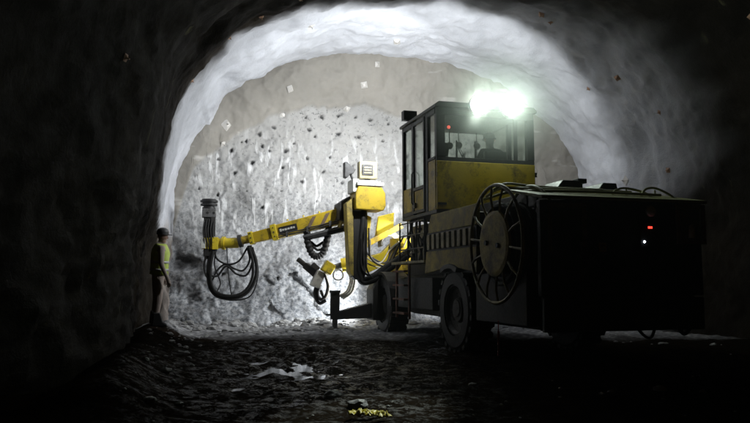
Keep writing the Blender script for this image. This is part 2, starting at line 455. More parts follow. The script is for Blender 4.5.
n = NT('puddle_water')
n.set('Base Color', (.012, .011, .010)); n.set('Roughness', .05); n.set('IOR', 1.33)
n.bump(n.noise(9, 3, .5), .06, .01)
mb = MB(); mb.add([(-7, 5.5, -.076), (2.5, 5.5, -.076), (2.5, 13.6, -.076), (-7, 13.6, -.076)], [(0, 1, 2, 3)])
w = mb.build('water', n.m); tag(w, 'shallow puddles lying in the mud', None, None, 'structure')
def gz(x, y): return ground_z(x, y)

# loose gravel
def rock_mesh(mb, c, r, seed, squash=.65):
    bm = bmesh.new(); bmesh.ops.create_icosphere(bm, subdivisions=2 if r > .05 else 1, radius=1)
    V = []
    for v in bm.verts:
        p = v.co.copy(); k = 1 + .42 * noise.noise(p * 1.3 + Vector((seed, seed * 2, 0))) + .15 * noise.noise(p * 3 + Vector((0, seed, 0)))
        V.append(Vector((p.x * r * k * 1.15, p.y * r * k, p.z * r * k * squash)) + Vector(c))
    F = [tuple(v.index for v in f.verts) for f in bm.faces]; bm.free()
    mb.add(V, F)
n = NT('broken_stone'); f_ = n.noise(12, 5, .7)
n.set('Base Color', n.mix(f_, (.22, .22, .225), (.52, .515, .50))); n.set('Roughness', .7); n.bump(f_, .4, .02)
STONE = n.m
mb = MB()
rnd = random.Random(5)
for k in range(1500):
    a = rnd.choice((rnd.uniform(16.4, 17.6), rnd.uniform(14.8, 17.4), rnd.uniform(4, 16)))
    l = rnd.uniform(-.7, 9.5)
    if a < 14.6 and rnd.random() < .35: l = rnd.uniform(-.8, .1)
    x, y = l * ct - a * sn, l * sn + a * ct
    rx = (x - 1.23) * math.cos(R(16.06)) + (y - 11.6) * math.sin(R(16.06)); ry = -(x - 1.23) * math.sin(R(16.06)) + (y - 11.6) * math.cos(R(16.06))
    if -.6 < rx < 3 and -3 < ry < 5.2: continue
    if a < 11 and rnd.random() < .6: continue
    r = .012 + .05 * rnd.random() ** 3
    if a > 15: r *= 1.7
    rock_mesh(mb, (x, y, gz(x, y) + r * .2), r, k)
g = mb.build('gravel', STONE); tag(g, 'broken stones scattered over the tunnel floor', None, None, 'stuff')

# pale lumps and yellow scraps near the camera
def lump(name, x, y, r, mat, seed, label, cat, squash=.6):
    m = MB(); rock_mesh(m, (0, 0, 0), r, seed, squash)
    o = m.build(name, mat); o.location = (x, y, gz(x, y) + r * .25); tag(o, label, cat); return o
n = NT('pale_stone'); f_ = n.noise(14, 5, .7)
n.set('Base Color', n.mix(f_, (.20, .20, .21), (.48, .48, .50))); n.set('Roughness', .45); n.bump(f_, .4, .02)
lump('stone', -.42, 7.17, .075, n.m, 3.3, 'small pale stone lying in the mud nearer the puddles', 'stone')
lump('stone', -.16, 6.74, .085, n.m, 8.1, 'pale flat stone in the mud just behind the yellow scraps', 'stone')
n = NT('yellow_cloth'); n.set('Base Color', (.75, .62, .04)); n.set('Roughness', .55); n.bump(n.noise(25, 3), .4, .01)
YC = n.m
def scrap(x, y, sx, sy, seed, label):
    V, F = [], []; N = 14
    for j in range(N + 1):
        for i in range(N + 1):
            u, v = i / N - .5, j / N - .5
            k = 1 + .5 * noise.noise(Vector((u * 3 + seed, v * 3, 1)))
            h = .035 + .10 * abs(noise.noise(Vector((u * 5, v * 5 + seed, seed)))) * (1 - (abs(u) + abs(v)) * .6)
            V.append(Vector((u * sx * k, v * sy * k, h)))
    for j in range(N):
        for i in range(N): b = j * (N + 1) + i; F.append((b, b + 1, b + N + 2, b + N + 1))
    m = MB(); m.add(V, F, True); o = m.build('cloth_scrap', YC)
    md = o.modifiers.new('thickness', 'SOLIDIFY'); md.thickness = .006
    o.location = (x, y, gz(x, y)); o.rotation_euler = (0, 0, seed); tag(o, label, 'scrap'); return o
scrap(-.10, 6.08, .17, .2, 1.3, 'crumpled yellow scrap in the mud beside the pale flat stone')
scrap(.05, 5.80, .16, .10, 2.1, 'flattened yellow scrap nearest the camera at the bottom edge')

# ------------------------------------------------------------------ rock bolts
def to_world(v): return Matrix.Rotation(TY, 4, 'Z') @ Vector(v)
def make_bolt(size):
    root = empty('rock_bolt')
    m = MB(); h = size / 2; t = .012
    V = [(-h, -h, 0), (h, -h, 0), (h, h, 0), (-h, h, 0), (-h * .35, -h * .35, size * .22), (h * .35, -h * .35, size * .22), (h * .35, h * .35, size * .22), (-h * .35, h * .35, size * .22)]
    m.add(V, [(3, 2, 1, 0), (4, 5, 6, 7), (0, 1, 5, 4), (1, 2, 6, 5), (2, 3, 7, 6), (3, 0, 4, 7)])
    m.build('plate', BOLT_M, root)
    m = MB(); m.cyl((0, 0, size * .2), (0, 0, size * .55), size * .09, n=8); m.cyl((0, 0, size * .2), (0, 0, size * .3), size * .17, n=6)
    m.build('bolt_end', BOLT_M, root)
    return root
n = NT('galvanised_plate'); f_ = n.noise(9, 4); n.set('Base Color', n.mix(f_, (.55, .52, .48), (.78, .76, .72))); n.set('Roughness', .4); n.set('Metallic', .3)
BOLT_M = n.m
n = NT('rusty_plate'); f_ = n.noise(9, 4); n.set('Base Color', n.mix(f_, (.30, .12, .06), (.55, .38, .24))); n.set('Roughness', .5); n.set('Metallic', .2)
BOLT_R = n.m
proto = {}
def place_bolt(pos, nrm, size, mat, label):
    key = mat.name
    if key not in proto:
        r = make_bolt(1.0); proto[key] = r
        for c in r.children: c.data = c.data.copy(); c.data.materials[0] = mat
        o = r
    else:
        r = proto[key]; o = r.copy(); COL.objects.link(o)
        for c in r.children:
            d = c.copy(); COL.objects.link(d); d.parent = o
    if mat is BOLT_R: size *= .65
    o.location = pos; o.scale = (size,) * 3
    q = nrm.to_track_quat('Z', 'Y'); o.rotation_euler = (q @ Matrix.Rotation(random.uniform(0, 1.5), 3, 'Z').to_quaternion()).to_euler()
    tag(o, label, 'rock bolt', 'rock bolt plates in the tunnel lining')
    return o
for (l, z), sz, lab in (((2.13, 6.02), .17, 'pale bolt plate high on the beige crown right under the white vault edge'),
                    ((4.10, 6.30), .17, 'pale bolt plate on the beige crown left of the cab roof, above the drill holes'),
                    ((3.70, 5.71), .15, 'pale bolt plate low on the beige crown just over the row of drill holes'),
                    ((1.98, 5.42), .15, 'small pale bolt plate where the pale lip meets the beige crown'),
                    ((0.56, 5.03), .24, 'largest pale bolt plate, on the beige strip by the left shoulder of the vault'),
                    ((0.49, 4.55), .15, 'small bolt plate just below the largest plate on the left shoulder'),
                    ((4.40, 6.80), .14, 'topmost pale bolt plate on the beige crown under the vault top')):
    hit = FBVH.ray_cast(Vector((l, 10, z)), Vector((0, 1, 0)))
    place_bolt(to_world(hit[0] + Vector((0, -.01, 0))), (to_world(hit[1]) if hit[1].y < 0 else -to_world(hit[1])), sz, BOLT_M, lab)
LB = [((4.42, -0.65, 2.59), .13, 'rusty bolt plate on the dark left wall nearest the camera'),
      ((9.04, -0.49, 3.81), .15, 'rusty bolt plate alone in the middle of the dark left wall'),
      ((13.22, 0.58, 5.61), .13, 'rusty bolt plate at the dark edge of the white vault, left shoulder'),
      ((13.28, 1.14, 6.09), .15, 'rusty bolt plate in the dark just above the left shoulder plate'),
      ((12.98, 1.79, 6.45), .13, 'rusty bolt plate at the top edge of the picture over the white vault'),
      ((13.46, 7.0, 6.82), .20, 'reddish bolt plate in the dark roof right of the vault top, the higher of two'),
      ((13.66, 7.3, 6.74), .15, 'reddish bolt plate in the dark roof just below its twin'),
      ((13.84, 9.08, 5.72), .20, 'bolt plate on the dark right shoulder, brightest of the right side'),
      ((15.0, 9.02, 5.77), .15, 'small bolt plate in the misty light right of the cab'),
      ((13.34, 9.79, 4.86), .15, 'dim bolt plate on the dark right wall at cab roof height'),
      ((13.92, 10.37, 3.67), .18, 'dim bolt plate on the right wall above the hood rails, farthest right'),
      ((15.5, 10.38, 3.65), .20, 'pale bolt plate on the lit right wall just above the hood rails'),
      ((10.0, 9.13, 5.67), .18, 'reddish bolt plate in the upper right corner of the dark roof'),
      ((14.9, 2.26, 6.7), .13, 'tiny pale bolt plate in the white vault, left of its top'),
      ((16.5, 4.65, 7.1), .16, 'pale ring of a bolt plate in the white vault top'),
      ((13.4, -.14, 4.85), .12, 'small rusty bolt plate at the dark edge above the left wall')]
for (a, l, z), sz, lab in LB:
    c = Vector((4.2, a, 2.8)); d = (Vector((l, a, z)) - c).normalized()
    hit = LBVH.ray_cast(c, d)
    nn = hit[1] if hit[1].dot(d) < 0 else -hit[1]
    place_bolt(to_world(hit[0] + nn * .01), to_world(nn), sz, BOLT_M if 'pale' in lab else BOLT_R, lab)

# ------------------------------------------------------------------ drilling rig (local: x right, y forward, z up)
rig = empty('drilling_rig', (1.23, 11.6, 0), R(16.06))
tag(rig, 'muddy yellow and black drilling rig with raised cab and reaching boom, lamps lit', 'drilling rig')

# chassis
m = MB()
m.prism([(-2.72, .62), (-2.4, .48), (3.0, .48), (5.0, .62), (5.0, 1.18), (3.2, 1.25), (-2.72, 1.25)], 'x', .42, 2.1)
m.box(.2, 2.4, -2.78, -2.55, .5, .95)
m.box(.05, .42, .95, 3.0, .62, 1.2)            # fuel tank behind the ladder
m.box(.05, .42, -2.5, -.9, .55, 1.25)
m.box(2.1, 2.5, -2.5, -.9, .55, 1.25)
m.box(2.1, 2.5, .95, 3.0, .62, 1.25)
m.box(.2, 2.3, 4.6, 5.25, .7, 1.35)
for y in (0, 4.05):
    m.cyl((.1, y, .70), (2.4, y, .70), .14, n=12)
m.build('chassis', DARK, rig, .015)

# wheels
def wheel(x, y, r, wd, side):
    o = empty('wheel', (x, y, r - .03), 0, rig)
    m = MB()
    prof_ = [(-wd / 2, r * .60), (-wd / 2, r * .86), (-wd * .42, r * .95), (-wd * .3, r * .985), (wd * .3, r * .985), (wd * .42, r * .95), (wd / 2, r * .86), (wd / 2, r * .60)]
    m.lathe((0, 0, 0), (1, 0, 0), prof_, 48)
    for k in range(22):
        a = 2 * math.pi * k / 22
        for s_ in (-1, 1):
            rot = Matrix.Rotation(a + (.14 if s_ > 0 else 0), 4, 'X')
            m.box(s_ * wd * .48 if s_ < 0 else wd * .04, -wd * .04 if s_ < 0 else wd * .48, -.045, .045, r * .93, r * 1.015, rot)
    m.build('tyre', RUBBER, o)
    m = MB()
    m.lathe((0, 0, 0), (1, 0, 0), [(-wd * .42, r * .61), (-wd * .44, r * .56), (-wd * .3, r * .5), (-wd * .22, r * .3), (-wd * .34, r * .27), (-wd * .36, .01)] if side < 0 else
            [(wd * .42, r * .61), (wd * .44, r * .56), (wd * .3, r * .5), (wd * .22, r * .3), (wd * .34, r * .27), (wd * .36, .01)], 32)
    for k in range(10):
        a = 2 * math.pi * k / 10
        m.cyl((side * wd * .2, math.cos(a) * r * .4, math.sin(a) * r * .4), (side * wd * .27, math.cos(a) * r * .4, math.sin(a) * r * .4), .02, n=6)
    m.build('rim', DARK, o)
wheel(.26, 0.0, .70, .42, -1); wheel(2.28, 0.0, .70, .42, 1)
wheel(.26, 4.05, .66, .42, -1); wheel(2.28, 4.05, .66, .42, 1)

# hood
m = MB()
m.box(.52, 2.52, -2.70, -1.0, 1.25, 2.19)
m.box(.06, 2.52, -1.0, .5, 1.27, 2.19)
m.prism([(-2.80, 2.19), (-2.80, 2.225), (-1.75, 2.42), (.5, 2.40), (.5, 2.19)], 'x', .50, 2.58)
hood = m.build('engine_hood', BLACK, rig, .012)
m = MB()                                         # sloping sheet over the rear edge, lit by the roof lamps
m.prism([(-2.86, 2.19), (-2.86, 2.235), (-1.78, 2.445), (-1.70, 2.425)], 'x', .10, 2.62)
m.build('top_sheet', GREEN_LIT, hood, .006)
for x0, x1, z1 in ((.92, 1.40, 2.615), (1.60, 2.02, 2.60)):
    m = MB(); m.prism([(x0, 2.425), (x1, 2.425), (x1 - .04, z1), (x0 + .16, z1)], 'y', -1.75, -1.25); m.build('air_box', BLACK, hood, .01)
m = MB(); m.cyl((1.47, -1.55, 2.42), (1.47, -1.55, 2.60), .05, n=14); m.box(1.41, 1.56, -1.62, -1.48, 2.60, 2.67); m.build('exhaust', BLACK, hood, .006)
for pts in ([(1.52, -2.3, 2.33), (1.60, -2.25, 2.41), (1.76, -2.2, 2.46), (1.92, -2.2, 2.45), (2.08, -2.25, 2.40), (2.16, -2.3, 2.34)],
            [(1.95, -2.35, 2.32), (2.05, -2.3, 2.43), (2.22, -2.25, 2.475), (2.38, -2.25, 2.44), (2.50, -2.3, 2.36), (2.56, -2.35, 2.28)]):
    m = MB(); m.tube(catmull(pts, 6), .017, 8); m.build('hood_rail', GREEN_LIT, hood)
for x in (1.82, 2.3):
    m = MB(); m.cyl((x, -2.2, 2.36), (x, -2.2, 2.45), .012, n=8); m.build('rail_post', GREEN_LIT, hood)
m = MB()
for k in range(9): m.box(2.521, 2.53, -2.5 + k * .15, -2.42 + k * .15, 1.4, 2.05)
m.build('side_grille', DARK, hood)

# rear panel with door, lamps and window
m = MB(); m.box(.10, 2.55, -2.80, -2.71, .95, 2.18); m.box(.14, 2.5, -2.83, -2.80, .98, 1.04)
rear = m.build('rear_panel', BLACK, rig, .008)
m = MB()
m.box(.20, .76, -2.83, -2.802, 2.085, 2.145); m.box(.69, .76, -2.83, -2.802, 1.58, 2.084); m.box(.20, .25, -2.83, -2.802, 1.5, 2.084)
m.build('door_frame', TAN, rear, .004)
m = MB(); m.box(.25, .69, -2.815, -2.803, 1.12, 2.084)
for k in range(7): m.box(.30, .64, -2.825, -2.815, 1.2 + k * .05, 1.225 + k * .05)
m.build('service_door', DARK, rear, .004)
m = MB(); m.cyl((.63, -2.83, 1.62), (.63, -2.87, 1.62), .02, n=10); m.box(.615, .645, -2.885, -2.87, 1.54, 1.64); m.build('door_handle', GREY, rear)
m = MB(); m.box(.94, 1.05, -2.808, -2.801, 1.52, 1.64); m.build('label_plate', YEL, rear)
m = MB(); m.box(.955, 1.035, -2.812, -2.809, 1.60, 1.612); m.box(.955, 1.015, -2.812, -2.809, 1.575, 1.585); m.box(.955, 1.03, -2.812, -2.809, 1.55, 1.56); m.build('label_print', BLACK, rear)
m = MB(); m.box(1.56, 1.80, -2.825, -2.802, 1.58, 1.93); m.build('control_box', BLACK, rear, .008)
for x0, w_ in ((1.685, .018), (1.708, .018), (1.735, .012)):
    m = MB(); m.box(x0, x0 + w_, -2.832, -2.826, 1.838, 1.866); m.build('red_indicator', LED_RED, rear)
m = MB(); m.lathe((1.62, -2.826, 1.66), (0, -1, 0), [(0, .016), (.008, .014), (.014, .006), (.016, 0)], 16); m.build('white_indicator', LED_WHITE, rear)
m = MB(); m.lathe((1.74, -2.80, 2.07), (0, -1, 0), [(0, .075), (.03, .075), (.05, .06), (.062, .03), (.066, 0)], 20); m.build('lamp_lens', WHITE, rear)
m = MB()
for b in ((2.14, 2.60, 2.13, 2.18), (2.14, 2.19, 1.64, 2.129), (2.55, 2.60, 1.64, 2.129), (2.191, 2.549, 1.64, 1.69)): m.box(b[0], b[1], -2.84, -2.801, b[2], b[3])
m.build('side_frame', TAN, rear, .004)
m = MB(); m.box(2.19, 2.55, -2.808, -2.802, 1.69, 2.13); m.build('side_window', GLASS, rear)
m = MB(); m.cyl((2.36, -2.83, 1.72), (2.36, -2.83, 1.86), .05, n=14); m.cyl((2.36, -2.83, 1.86), (2.36, -2.83, 1.90), .03, n=14); m.build('bottle_lamp', WHITE, rear)
m = MB(); m.prism([(.1, .5), (2.5, .5), (2.5, .93), (.1, .93)], 'y', -2.86, -2.79); m.build('bumper', DARK, rig, .01)
m = MB(); m.tube(catmull([(1.9, -2.88, .9), (1.95, -2.95, .62), (2.1, -2.93, .45), (2.25, -2.9, .6), (2.3, -2.87, .95)], 6), .025, 8); m.tube(catmull([(1.3, -2.88, .8), (1.4, -2.94, .52), (1.6, -2.92, .42), (1.75, -2.88, .75)], 6), .02, 8)
m.build('tow_hose', RUBBER, rig)
m = MB(); m.cyl((-.07, -1.9, .12), (-.07, -1.9, .46), .016, n=8); m.cyl((-.07, -1.9, .46), (-.07, -1.9, .6), .008, n=6); m.build('reflector_rod', RED, rig)

# left side panels
m = MB(); m.prism([(-1.05, 1.995), (1.02, 1.985), (1.0, 2.12), (.86, 2.305), (-1.05, 2.31)], 'x', .0, .07); m.build('upper_panel', YEL_DIRTY, rig, .008)
m = MB(); m.box(.005, .02, -1.05, 1.05, 1.66, 1.985)
sp_ = m.build('louvre_panel', DARK, rig)
for k in range(9):
    y0 = 1.0 - k * .23
    m = MB(); m.box(-.035, .005, y0 - .13, y0, 1.69, 1.955); m.build('louvre', CREAM, sp_, .01)
m = MB()
arch = [(.78 * math.cos(a), .70 + .72 * math.sin(a)) for a in [math.pi * k / 14 for k in range(15)]]
arch = [(y, z) for y, z in arch if z > 1.27]
m.prism([(-1.05, 1.66), (1.12, 1.66), (1.2, 1.27)] + [(y, z) for y, z in sorted(arch, key=lambda q: -q[0])] + [(-1.05, 1.27)], 'x', .0, .05)
m.build('wheel_skirt', YEL_DIRTY, rig, .006)
m = MB(); m.prism([(y * 1.05, z) for y, z in sorted(arch, key=lambda q: -q[0])] + [(y * .92, z - .07) for y, z in sorted(arch, key=lambda q: q[0])], 'x', -.04, .45); m.build('mudguard', BLACK, rig)

# cable reel on the left side
RC = Vector((0, -1.90, 1.655)); 
reel = empty('cable_reel', tuple(RC), 0, rig)
def ring(mb, x, r, t):
    mb.tube([(x, r * math.cos(a), r * math.sin(a)) for a in [2 * math.pi * k / 64 for k in range(64)]], t, 8, True)
for x in (-.10, .42):
    m = MB(); ring(m, x, .815, .026); m.build('rim', GREEN_LIT if x > 0 else CREAM, reel)
    for k in range(14):
        a = 2 * math.pi * (k + .3) / 14
        d = Vector((0, math.cos(a), math.sin(a)))
        m = MB(); m.tube([d * .45 + Vector((x, 0, 0)), d * .63 + Vector((x - (.025 if x < 0 else -.02), 0, 0)), d * .815 + Vector((x, 0, 0))], .018, 6); m.build('spoke', CREAM if x < 0 else DARK, reel)
m = MB(); m.lathe((-.135, 0, 0), (1, 0, 0), [(0, .0), (0, .40), (.012, .455), (.05, .46), (.05, .0)], 48); m.build('hub_disc', YEL_DIRTY, reel)
m = MB(); m.lathe((-.08, 0, 0), (1, 0, 0), [(0, .40), (.48, .40)], 32); m.build('drum', DARK, reel)
m = MB()
pts = []
for k in range(9 * 40):
    a = 2 * math.pi * k / 40; lay = k / 40
    pts.append((-.05 + .048 * lay, (.52 + .035 * math.sin(lay * 2.2)) * math.cos(a), (.52 + .035 * math.sin(lay * 2.2)) * math.sin(a)))
m.tube(pts, .034, 7); m.build('wound_cable', RUBBER, reel)
for y, z in ((-.16, -.03), (.2, .02)):
    m = MB(); m.cyl((-.16, y, z), (-.135, y, z), .035, n=12); m.build('hub_bolt', BLACK, reel)
m = MB(); m.beam((.1, 0, 0), (.1, .1, -.9), .1, .08); m.beam((.5, 0, 0), (.5, .1, -.9), .1, .08); m.build('reel_stand', BLACK, reel)
# hoses lying over the hood behind the reel
for k, pts in enumerate(([(-.02, -1.7, 2.43), (.15, -1.75, 2.52), (.45, -1.85, 2.49), (.9, -1.9, 2.47), (1.6, -1.95, 2.46)],
                         [(-.04, -1.5, 2.36), (.1, -1.7, 2.46), (.4, -2.0, 2.43), (1.0, -2.15, 2.42), (1.9, -2.2, 2.41)],
                         [(.0, -1.35, 2.34), (.2, -1.8, 2.40), (.5, -2.25, 2.37), (1.2, -2.4, 2.36), (2.2, -2.45, 2.345)])):
    m = MB(); m.tube(catmull(pts, 8), .02, 8); m.build('hood_hose', GREEN_LIT if k != 1 else PALE_HOSE, rig)

# ladder and front deck
m = MB()
for y in (1.95, 2.72): m.box(-.06, -.02, y - .03, y + .03, .42, 1.46)
for k in range(4): m.box(-.14, .0, 1.98, 2.69, .5 + k * .27, .535 + k * .27)
m.build('ladder', RUST, rig, .004)
m = MB(); m.box(-.02, .5, 1.2, 3.15, 1.47, 1.52); m.build('side_deck', CREAM, rig, .006)
m = MB()
for y in (1.25, 1.7, 2.2, 2.7): m.tube([(.02, y, 1.52), (.02, y, 2.3)], .017, 8)
for z in (1.75, 2.02, 2.26): m.tube([(.02, 1.25, z), (.02, 2.75, z)], .013, 8)
m.build('deck_railing', BLACK, rig)
rnd = random.Random(11)
m = MB()
for k in range(11):
    y = 1.25 + k * .13; x = .12 + .25 * rnd.random()
    pts = [(x, y, 1.5)] + [(x + rnd.uniform(-.06, .06), y + rnd.uniform(-.12, .12), 1.5 + t) for t in (.2, .42, .62)] + [(x, y + .1, 2.34)]
    m.tube(catmull(pts, 5), .018 + .012 * rnd.random(), 7)
m.build('hose_cluster', RUBBER, rig)
for k in range(9):
    c = (.1 + .2 * rnd.random(), 1.35 + 1.3 * rnd.random(), 1.56 + .6 * rnd.random()); s_ = .04 + .04 * rnd.random()
    m = MB(); m.cbox(c, (s_, s_ * 1.6, s_)); m.cyl((c[0] - s_, c[1], c[2]), (c[0], c[1], c[2]), s_ * .3, n=8); m.build('valve_block', PALE_HOSE, rig, .005)
m = MB(); m.box(.55, 1.9, .5, 3.6, 1.25, 2.3); m.build('cab_pedestal', DARK, rig, .015)

# ---------------------------------------------------------------- cab
cab = empty('cab', (0, 0, 0), 0, rig)
m = MB(); m.box(0.0, 1.9, .58, 2.48, 2.32, 2.38); m.build('cab_floor', BLACK, cab, .006)
m = MB(); m.prism([(-.03, 4.19), (1.95, 4.19), (1.95, 4.24), (1.88, 4.29), (.04, 4.29), (-.03, 4.24)], 'y', .52, 2.56); m.build('cab_roof', BLACK, cab, .01)
m = MB(); m.box(0.0, 1.9, .55, .60, 2.385, 3.235); m.build('rear_panel', YEL, cab, .01)
m = MB(); m.box(0.0, 1.9, .565, .61, 3.24, 3.31); m.box(.0, 1.9, .565, .61, 4.06, 4.185); m.box(.0, .16, .56, .66, 3.311, 4.059); m.box(1.76, 1.9, .56, .66, 3.311, 4.059); m.box(1.50, 1.57, .57, .61, 3.311, 4.059)
m.build('rear_frame', BLACK, cab, .005)
m = MB(); m.box(.161, 1.499, .585, .592, 3.312, 4.058); m.build('rear_window', GLASS, cab)
m = MB(); m.box(1.571, 1.759, .585, .592, 3.312, 4.058); m.build('corner_window', GLASS, cab)
# left side: front pillar, door, rear quarter
m = MB()
for y0, y1 in ((2.40, 2.48), (1.80, 1.90), (1.02, 1.14)): m.box(.0, .07, y0, y1, 2.385, 4.185)
m.box(.0, .06, 1.905, 2.395, 2.385, 2.46); m.box(.0, .06, 1.905, 2.395, 4.1, 4.185); m.box(.0, .06, .665, 1.015, 4.1, 4.185); m.box(.0, .06, .665, 1.015, 3.28, 3.33)
m.build('side_frame', BLACK, cab, .006)
m = MB(); m.box(.01, .05, .665, 1.015, 2.385, 3.275); m.build('side_panel', YEL, cab, .006)
m = MB(); m.box(.03, .038, .67, 1.01, 3.335, 4.095); m.build('quarter_window', GLASS, cab)
m = MB(); m.box(.03, .038, 1.91, 2.39, 2.93, 4.095); m.build('front_side_window', GLASS, cab)
m = MB(); m.box(.005, .05, 1.905, 2.395, 2.465, 2.925); m.build('front_side_panel', YEL, cab, .006)
m = MB(); m.box(-.02, .03, 1.15, 1.20, 2.40, 4.15); m.box(-.02, .03, 1.74, 1.79, 2.40, 4.15); m.box(-.02, .03, 1.205, 1.735, 4.08, 4.15); m.box(-.02, .03, 1.205, 1.735, 2.83, 2.89); m.box(-.02, .03, 1.205, 1.735, 2.4, 2.45)
door = m.build('cab_door', BLACK, cab, .005)
m = MB(); m.box(.0, .025, 1.205, 1.735, 2.455, 2.825); m.build('door_panel', YEL, door, .004)
m = MB(); m.box(.0, .007, 1.205, 1.735, 2.895, 4.075); m.build('door_window', GLASS, door)
m = MB(); m.tube([(-.02, 1.69, 2.55), (-.07, 1.69, 2.6), (-.07, 1.69, 3.15), (-.02, 1.69, 3.2)], .014, 8); m.box(-.05, -.02, 1.60, 1.70, 2.50, 2.6); m.build('door_handle', BLACK, door)
# far (right) side and front
m = MB(); m.box(1.86, 1.9, .67, 2.47, 2.385, 3.2); m.build('right_panel', YEL, cab, .006)
m = MB()
for y0, y1 in ((1.45, 1.55), (2.40, 2.48)): m.box(1.83, 1.9, y0, y1, 3.205, 4.185)
m.build('right_frame', BLACK, cab, .005)
m = MB(); m.box(1.865, 1.872, .67, 2.40, 3.205, 4.185); m.build('right_window', GLASS, cab)
m = MB(); m.box(.075, 1.825, 2.42, 2.48, 2.385, 2.9); m.build('front_panel', YEL, cab, .006)
m = MB(); m.box(.075, 1.825, 2.44, 2.448, 2.905, 4.185); m.build('windscreen', GLASS, cab)
# inside: seat, console, levers, mirrors, wiper
m = MB(); m.cbox((1.36, 1.32, 2.97), (.50, .50, .14)); m.cbox((1.36, 1.05, 3.27), (.44, .12, .56), Matrix.Rotation(R(-6), 4, 'X')); m.box(1.2, 1.5, 1.15, 1.45, 2.38, 2.90); m.build('driver_seat', BLACK, cab, .03)
m = MB(); m.box(.18, .48, 1.0, 1.5, 2.38, 3.38); m.cbox((.30, 1.05, 3.50), (.22, .14, .32), Matrix.Rotation(R(8), 4, 'Y')); m.cbox((.56, 1.2, 3.30), (.34, .2, .16)); m.build('side_console', BLACK, cab, .03)
m = MB(); m.box(.55, 1.75, 2.05, 2.35, 2.38, 3.25); m.cbox((.75, 2.1, 3.3), (.3, .12, .2), Matrix.Rotation(R(20), 4, 'X')); m.build('control_desk', BLACK, cab, .02)
for x, z in ((.98, 3.98), (1.18, 4.0), (1.58, 4.0)):
    m = MB(); m.lathe((x, 2.36, z - .10), (0, 1, 0), [(-.05, .0), (-.05, .055), (.0, .075), (.04, .05), (.05, 0)], 16); m.cyl((x, 2.36, z - .05), (x, 2.38, 4.19), .012, n=6); m.build('cab_spotlight', BLACK, cab)
m = MB(); m.tube([(1.14, 2.42, 3.95), (1.42, 2.42, 3.40)], .012, 6); m.tube([(1.20, 2.42, 3.9), (1.48, 2.42, 3.42)], .008, 6); m.build('wiper', BLACK, cab)
m = MB(); m.tube([(1.14, 2.38, 4.0), (1.14, 2.38, 3.35)], .02, 8); m.tube([(1.56, 2.38, 4.0), (1.56, 2.38, 3.35)], .03, 8); m.build('screen_bar', BLACK, cab)
m = MB(); m.lathe((.27, .66, 3.86), (0, -1, 0), [(0, .032), (.01, .032), (.02, .02), (.024, 0)], 16); m.build('red_beacon', LED_RED_SOFT, cab)
m = MB(); m.lathe((.08, 1.35, 3.88), (-1, 0, 0), [(0, .045), (.015, .045), (.028, .03), (.03, 0)], 16); m.build('red_beacon', LED_RED_SOFT, cab)
m = MB(); m.box(.015, .17, .535, .549, 2.46, 2.50); m.build('name_strip', BLACK, cab)
m = MB(); m.cyl((1.93, .6, 3.02), (1.93, .6, 3.10), .03, n=10); m.build('door_stop', BLACK, cab)

# ---------------------------------------------------------------- lamps
def spot(pos, target, power, size, col=(1, .98, .95), blend=.25, radius=.08):
    ld = bpy.data.lights.new('work_light_beam', 'SPOT'); ld.energy = power; ld.spot_size = R(size); ld.spot_blend = blend; ld.shadow_soft_size = radius; ld.color = col
    o = bpy.data.objects.new('work_light_beam', ld); COL.objects.link(o); o.parent = rig; o.location = pos
    o.rotation_euler = (Vector(target) - Vector(pos)).to_track_quat('-Z', 'Y').to_euler(); return o
for x in (.79, 1.40):                      # lit lamps over the rear window
    m = MB(); m.lathe((x - .03, .42, 4.24), (0, 1, 0), [(0, .165), (-.012, .18), (0, .185), (.10, .17), (.17, .10), (.18, 0)], 28); m.box(x - .06, x, .47, .55, 4.24, 4.30); m.box(x - .06, x, .47, .60, 4.292, 4.31)
    o = m.build('rear_work_lamp', BLACK, rig, .01)
    m = MB(); m.lathe((x - .03, .418, 4.24), (0, -1, 0), [(0, .13), (.012, .13), (.045, .09), (.055, 0)], 28); m.build('lamp_glass', LAMP, o)
spot((.70, .22, 4.24), (-2.75, -4.8, 0), 2000, 13, (.9, 1.0, .9), .6, .08)  # narrow beam added to brighten the yellow scraps
for x, y, p in ((.10, 2.24, 640), (.95, 1.95, 300), (1.7, 1.95, 400)):
    m = MB(); m.box(x - .14, x + .14, y, y + .16, 4.33, 4.52); m.box(x - .03, x + .03, y + .03, y + .13, 4.285, 4.33)
    o = m.build('front_work_lamp', BLACK, rig, .01)
    m = MB(); m.box(x - .125, x + .125, y + .162, y + .172, 4.345, 4.505); m.build('lamp_glass', LAMP_FRONT, o)
    spot((x, y + .2, 4.44), (x + min(0, (x - .95) * 2.4), 7, 4.4 if x < .5 else 4.7), p, 150 if x < .5 else 142, (.95, .98, 1.0))
spot((-.18, 4.62, 3.64), (-1.4, 9, 1.0), 210, 150, (.97, .98, 1.0))
m = MB(); m.box(-.40, -.24, 4.64, 4.74, 2.22, 2.38); o = m.build('arm_fill_lamp', BLACK, rig, .01)  # unseen lamp added to light the lower boom
m = MB(); m.box(-.39, -.25, 4.742, 4.75, 2.23, 2.37); m.build('lamp_glass', LAMP_FRONT, o)  # glass of the added lamp
spot((-.32, 4.80, 2.30), (-.75, 5.7, 1.35), 28, 95, (1, .98, .94), .4, .05)
m = MB(); m.box(1.25, 1.45, 3.58, 3.68, 2.32, 2.46); o = m.build('arm_fill_lamp', BLACK, rig, .01)  # unseen lamp added to brighten the yellow arms
m = MB(); m.box(1.26, 1.44, 3.682, 3.69, 2.33, 2.45); m.build('lamp_glass', LAMP_FRONT, o)  # glass of the added lamp
spot((1.3, 3.74, 2.40), (.2, 5, 1.75), 220, 58, (1, .98, .94), .4, .05)
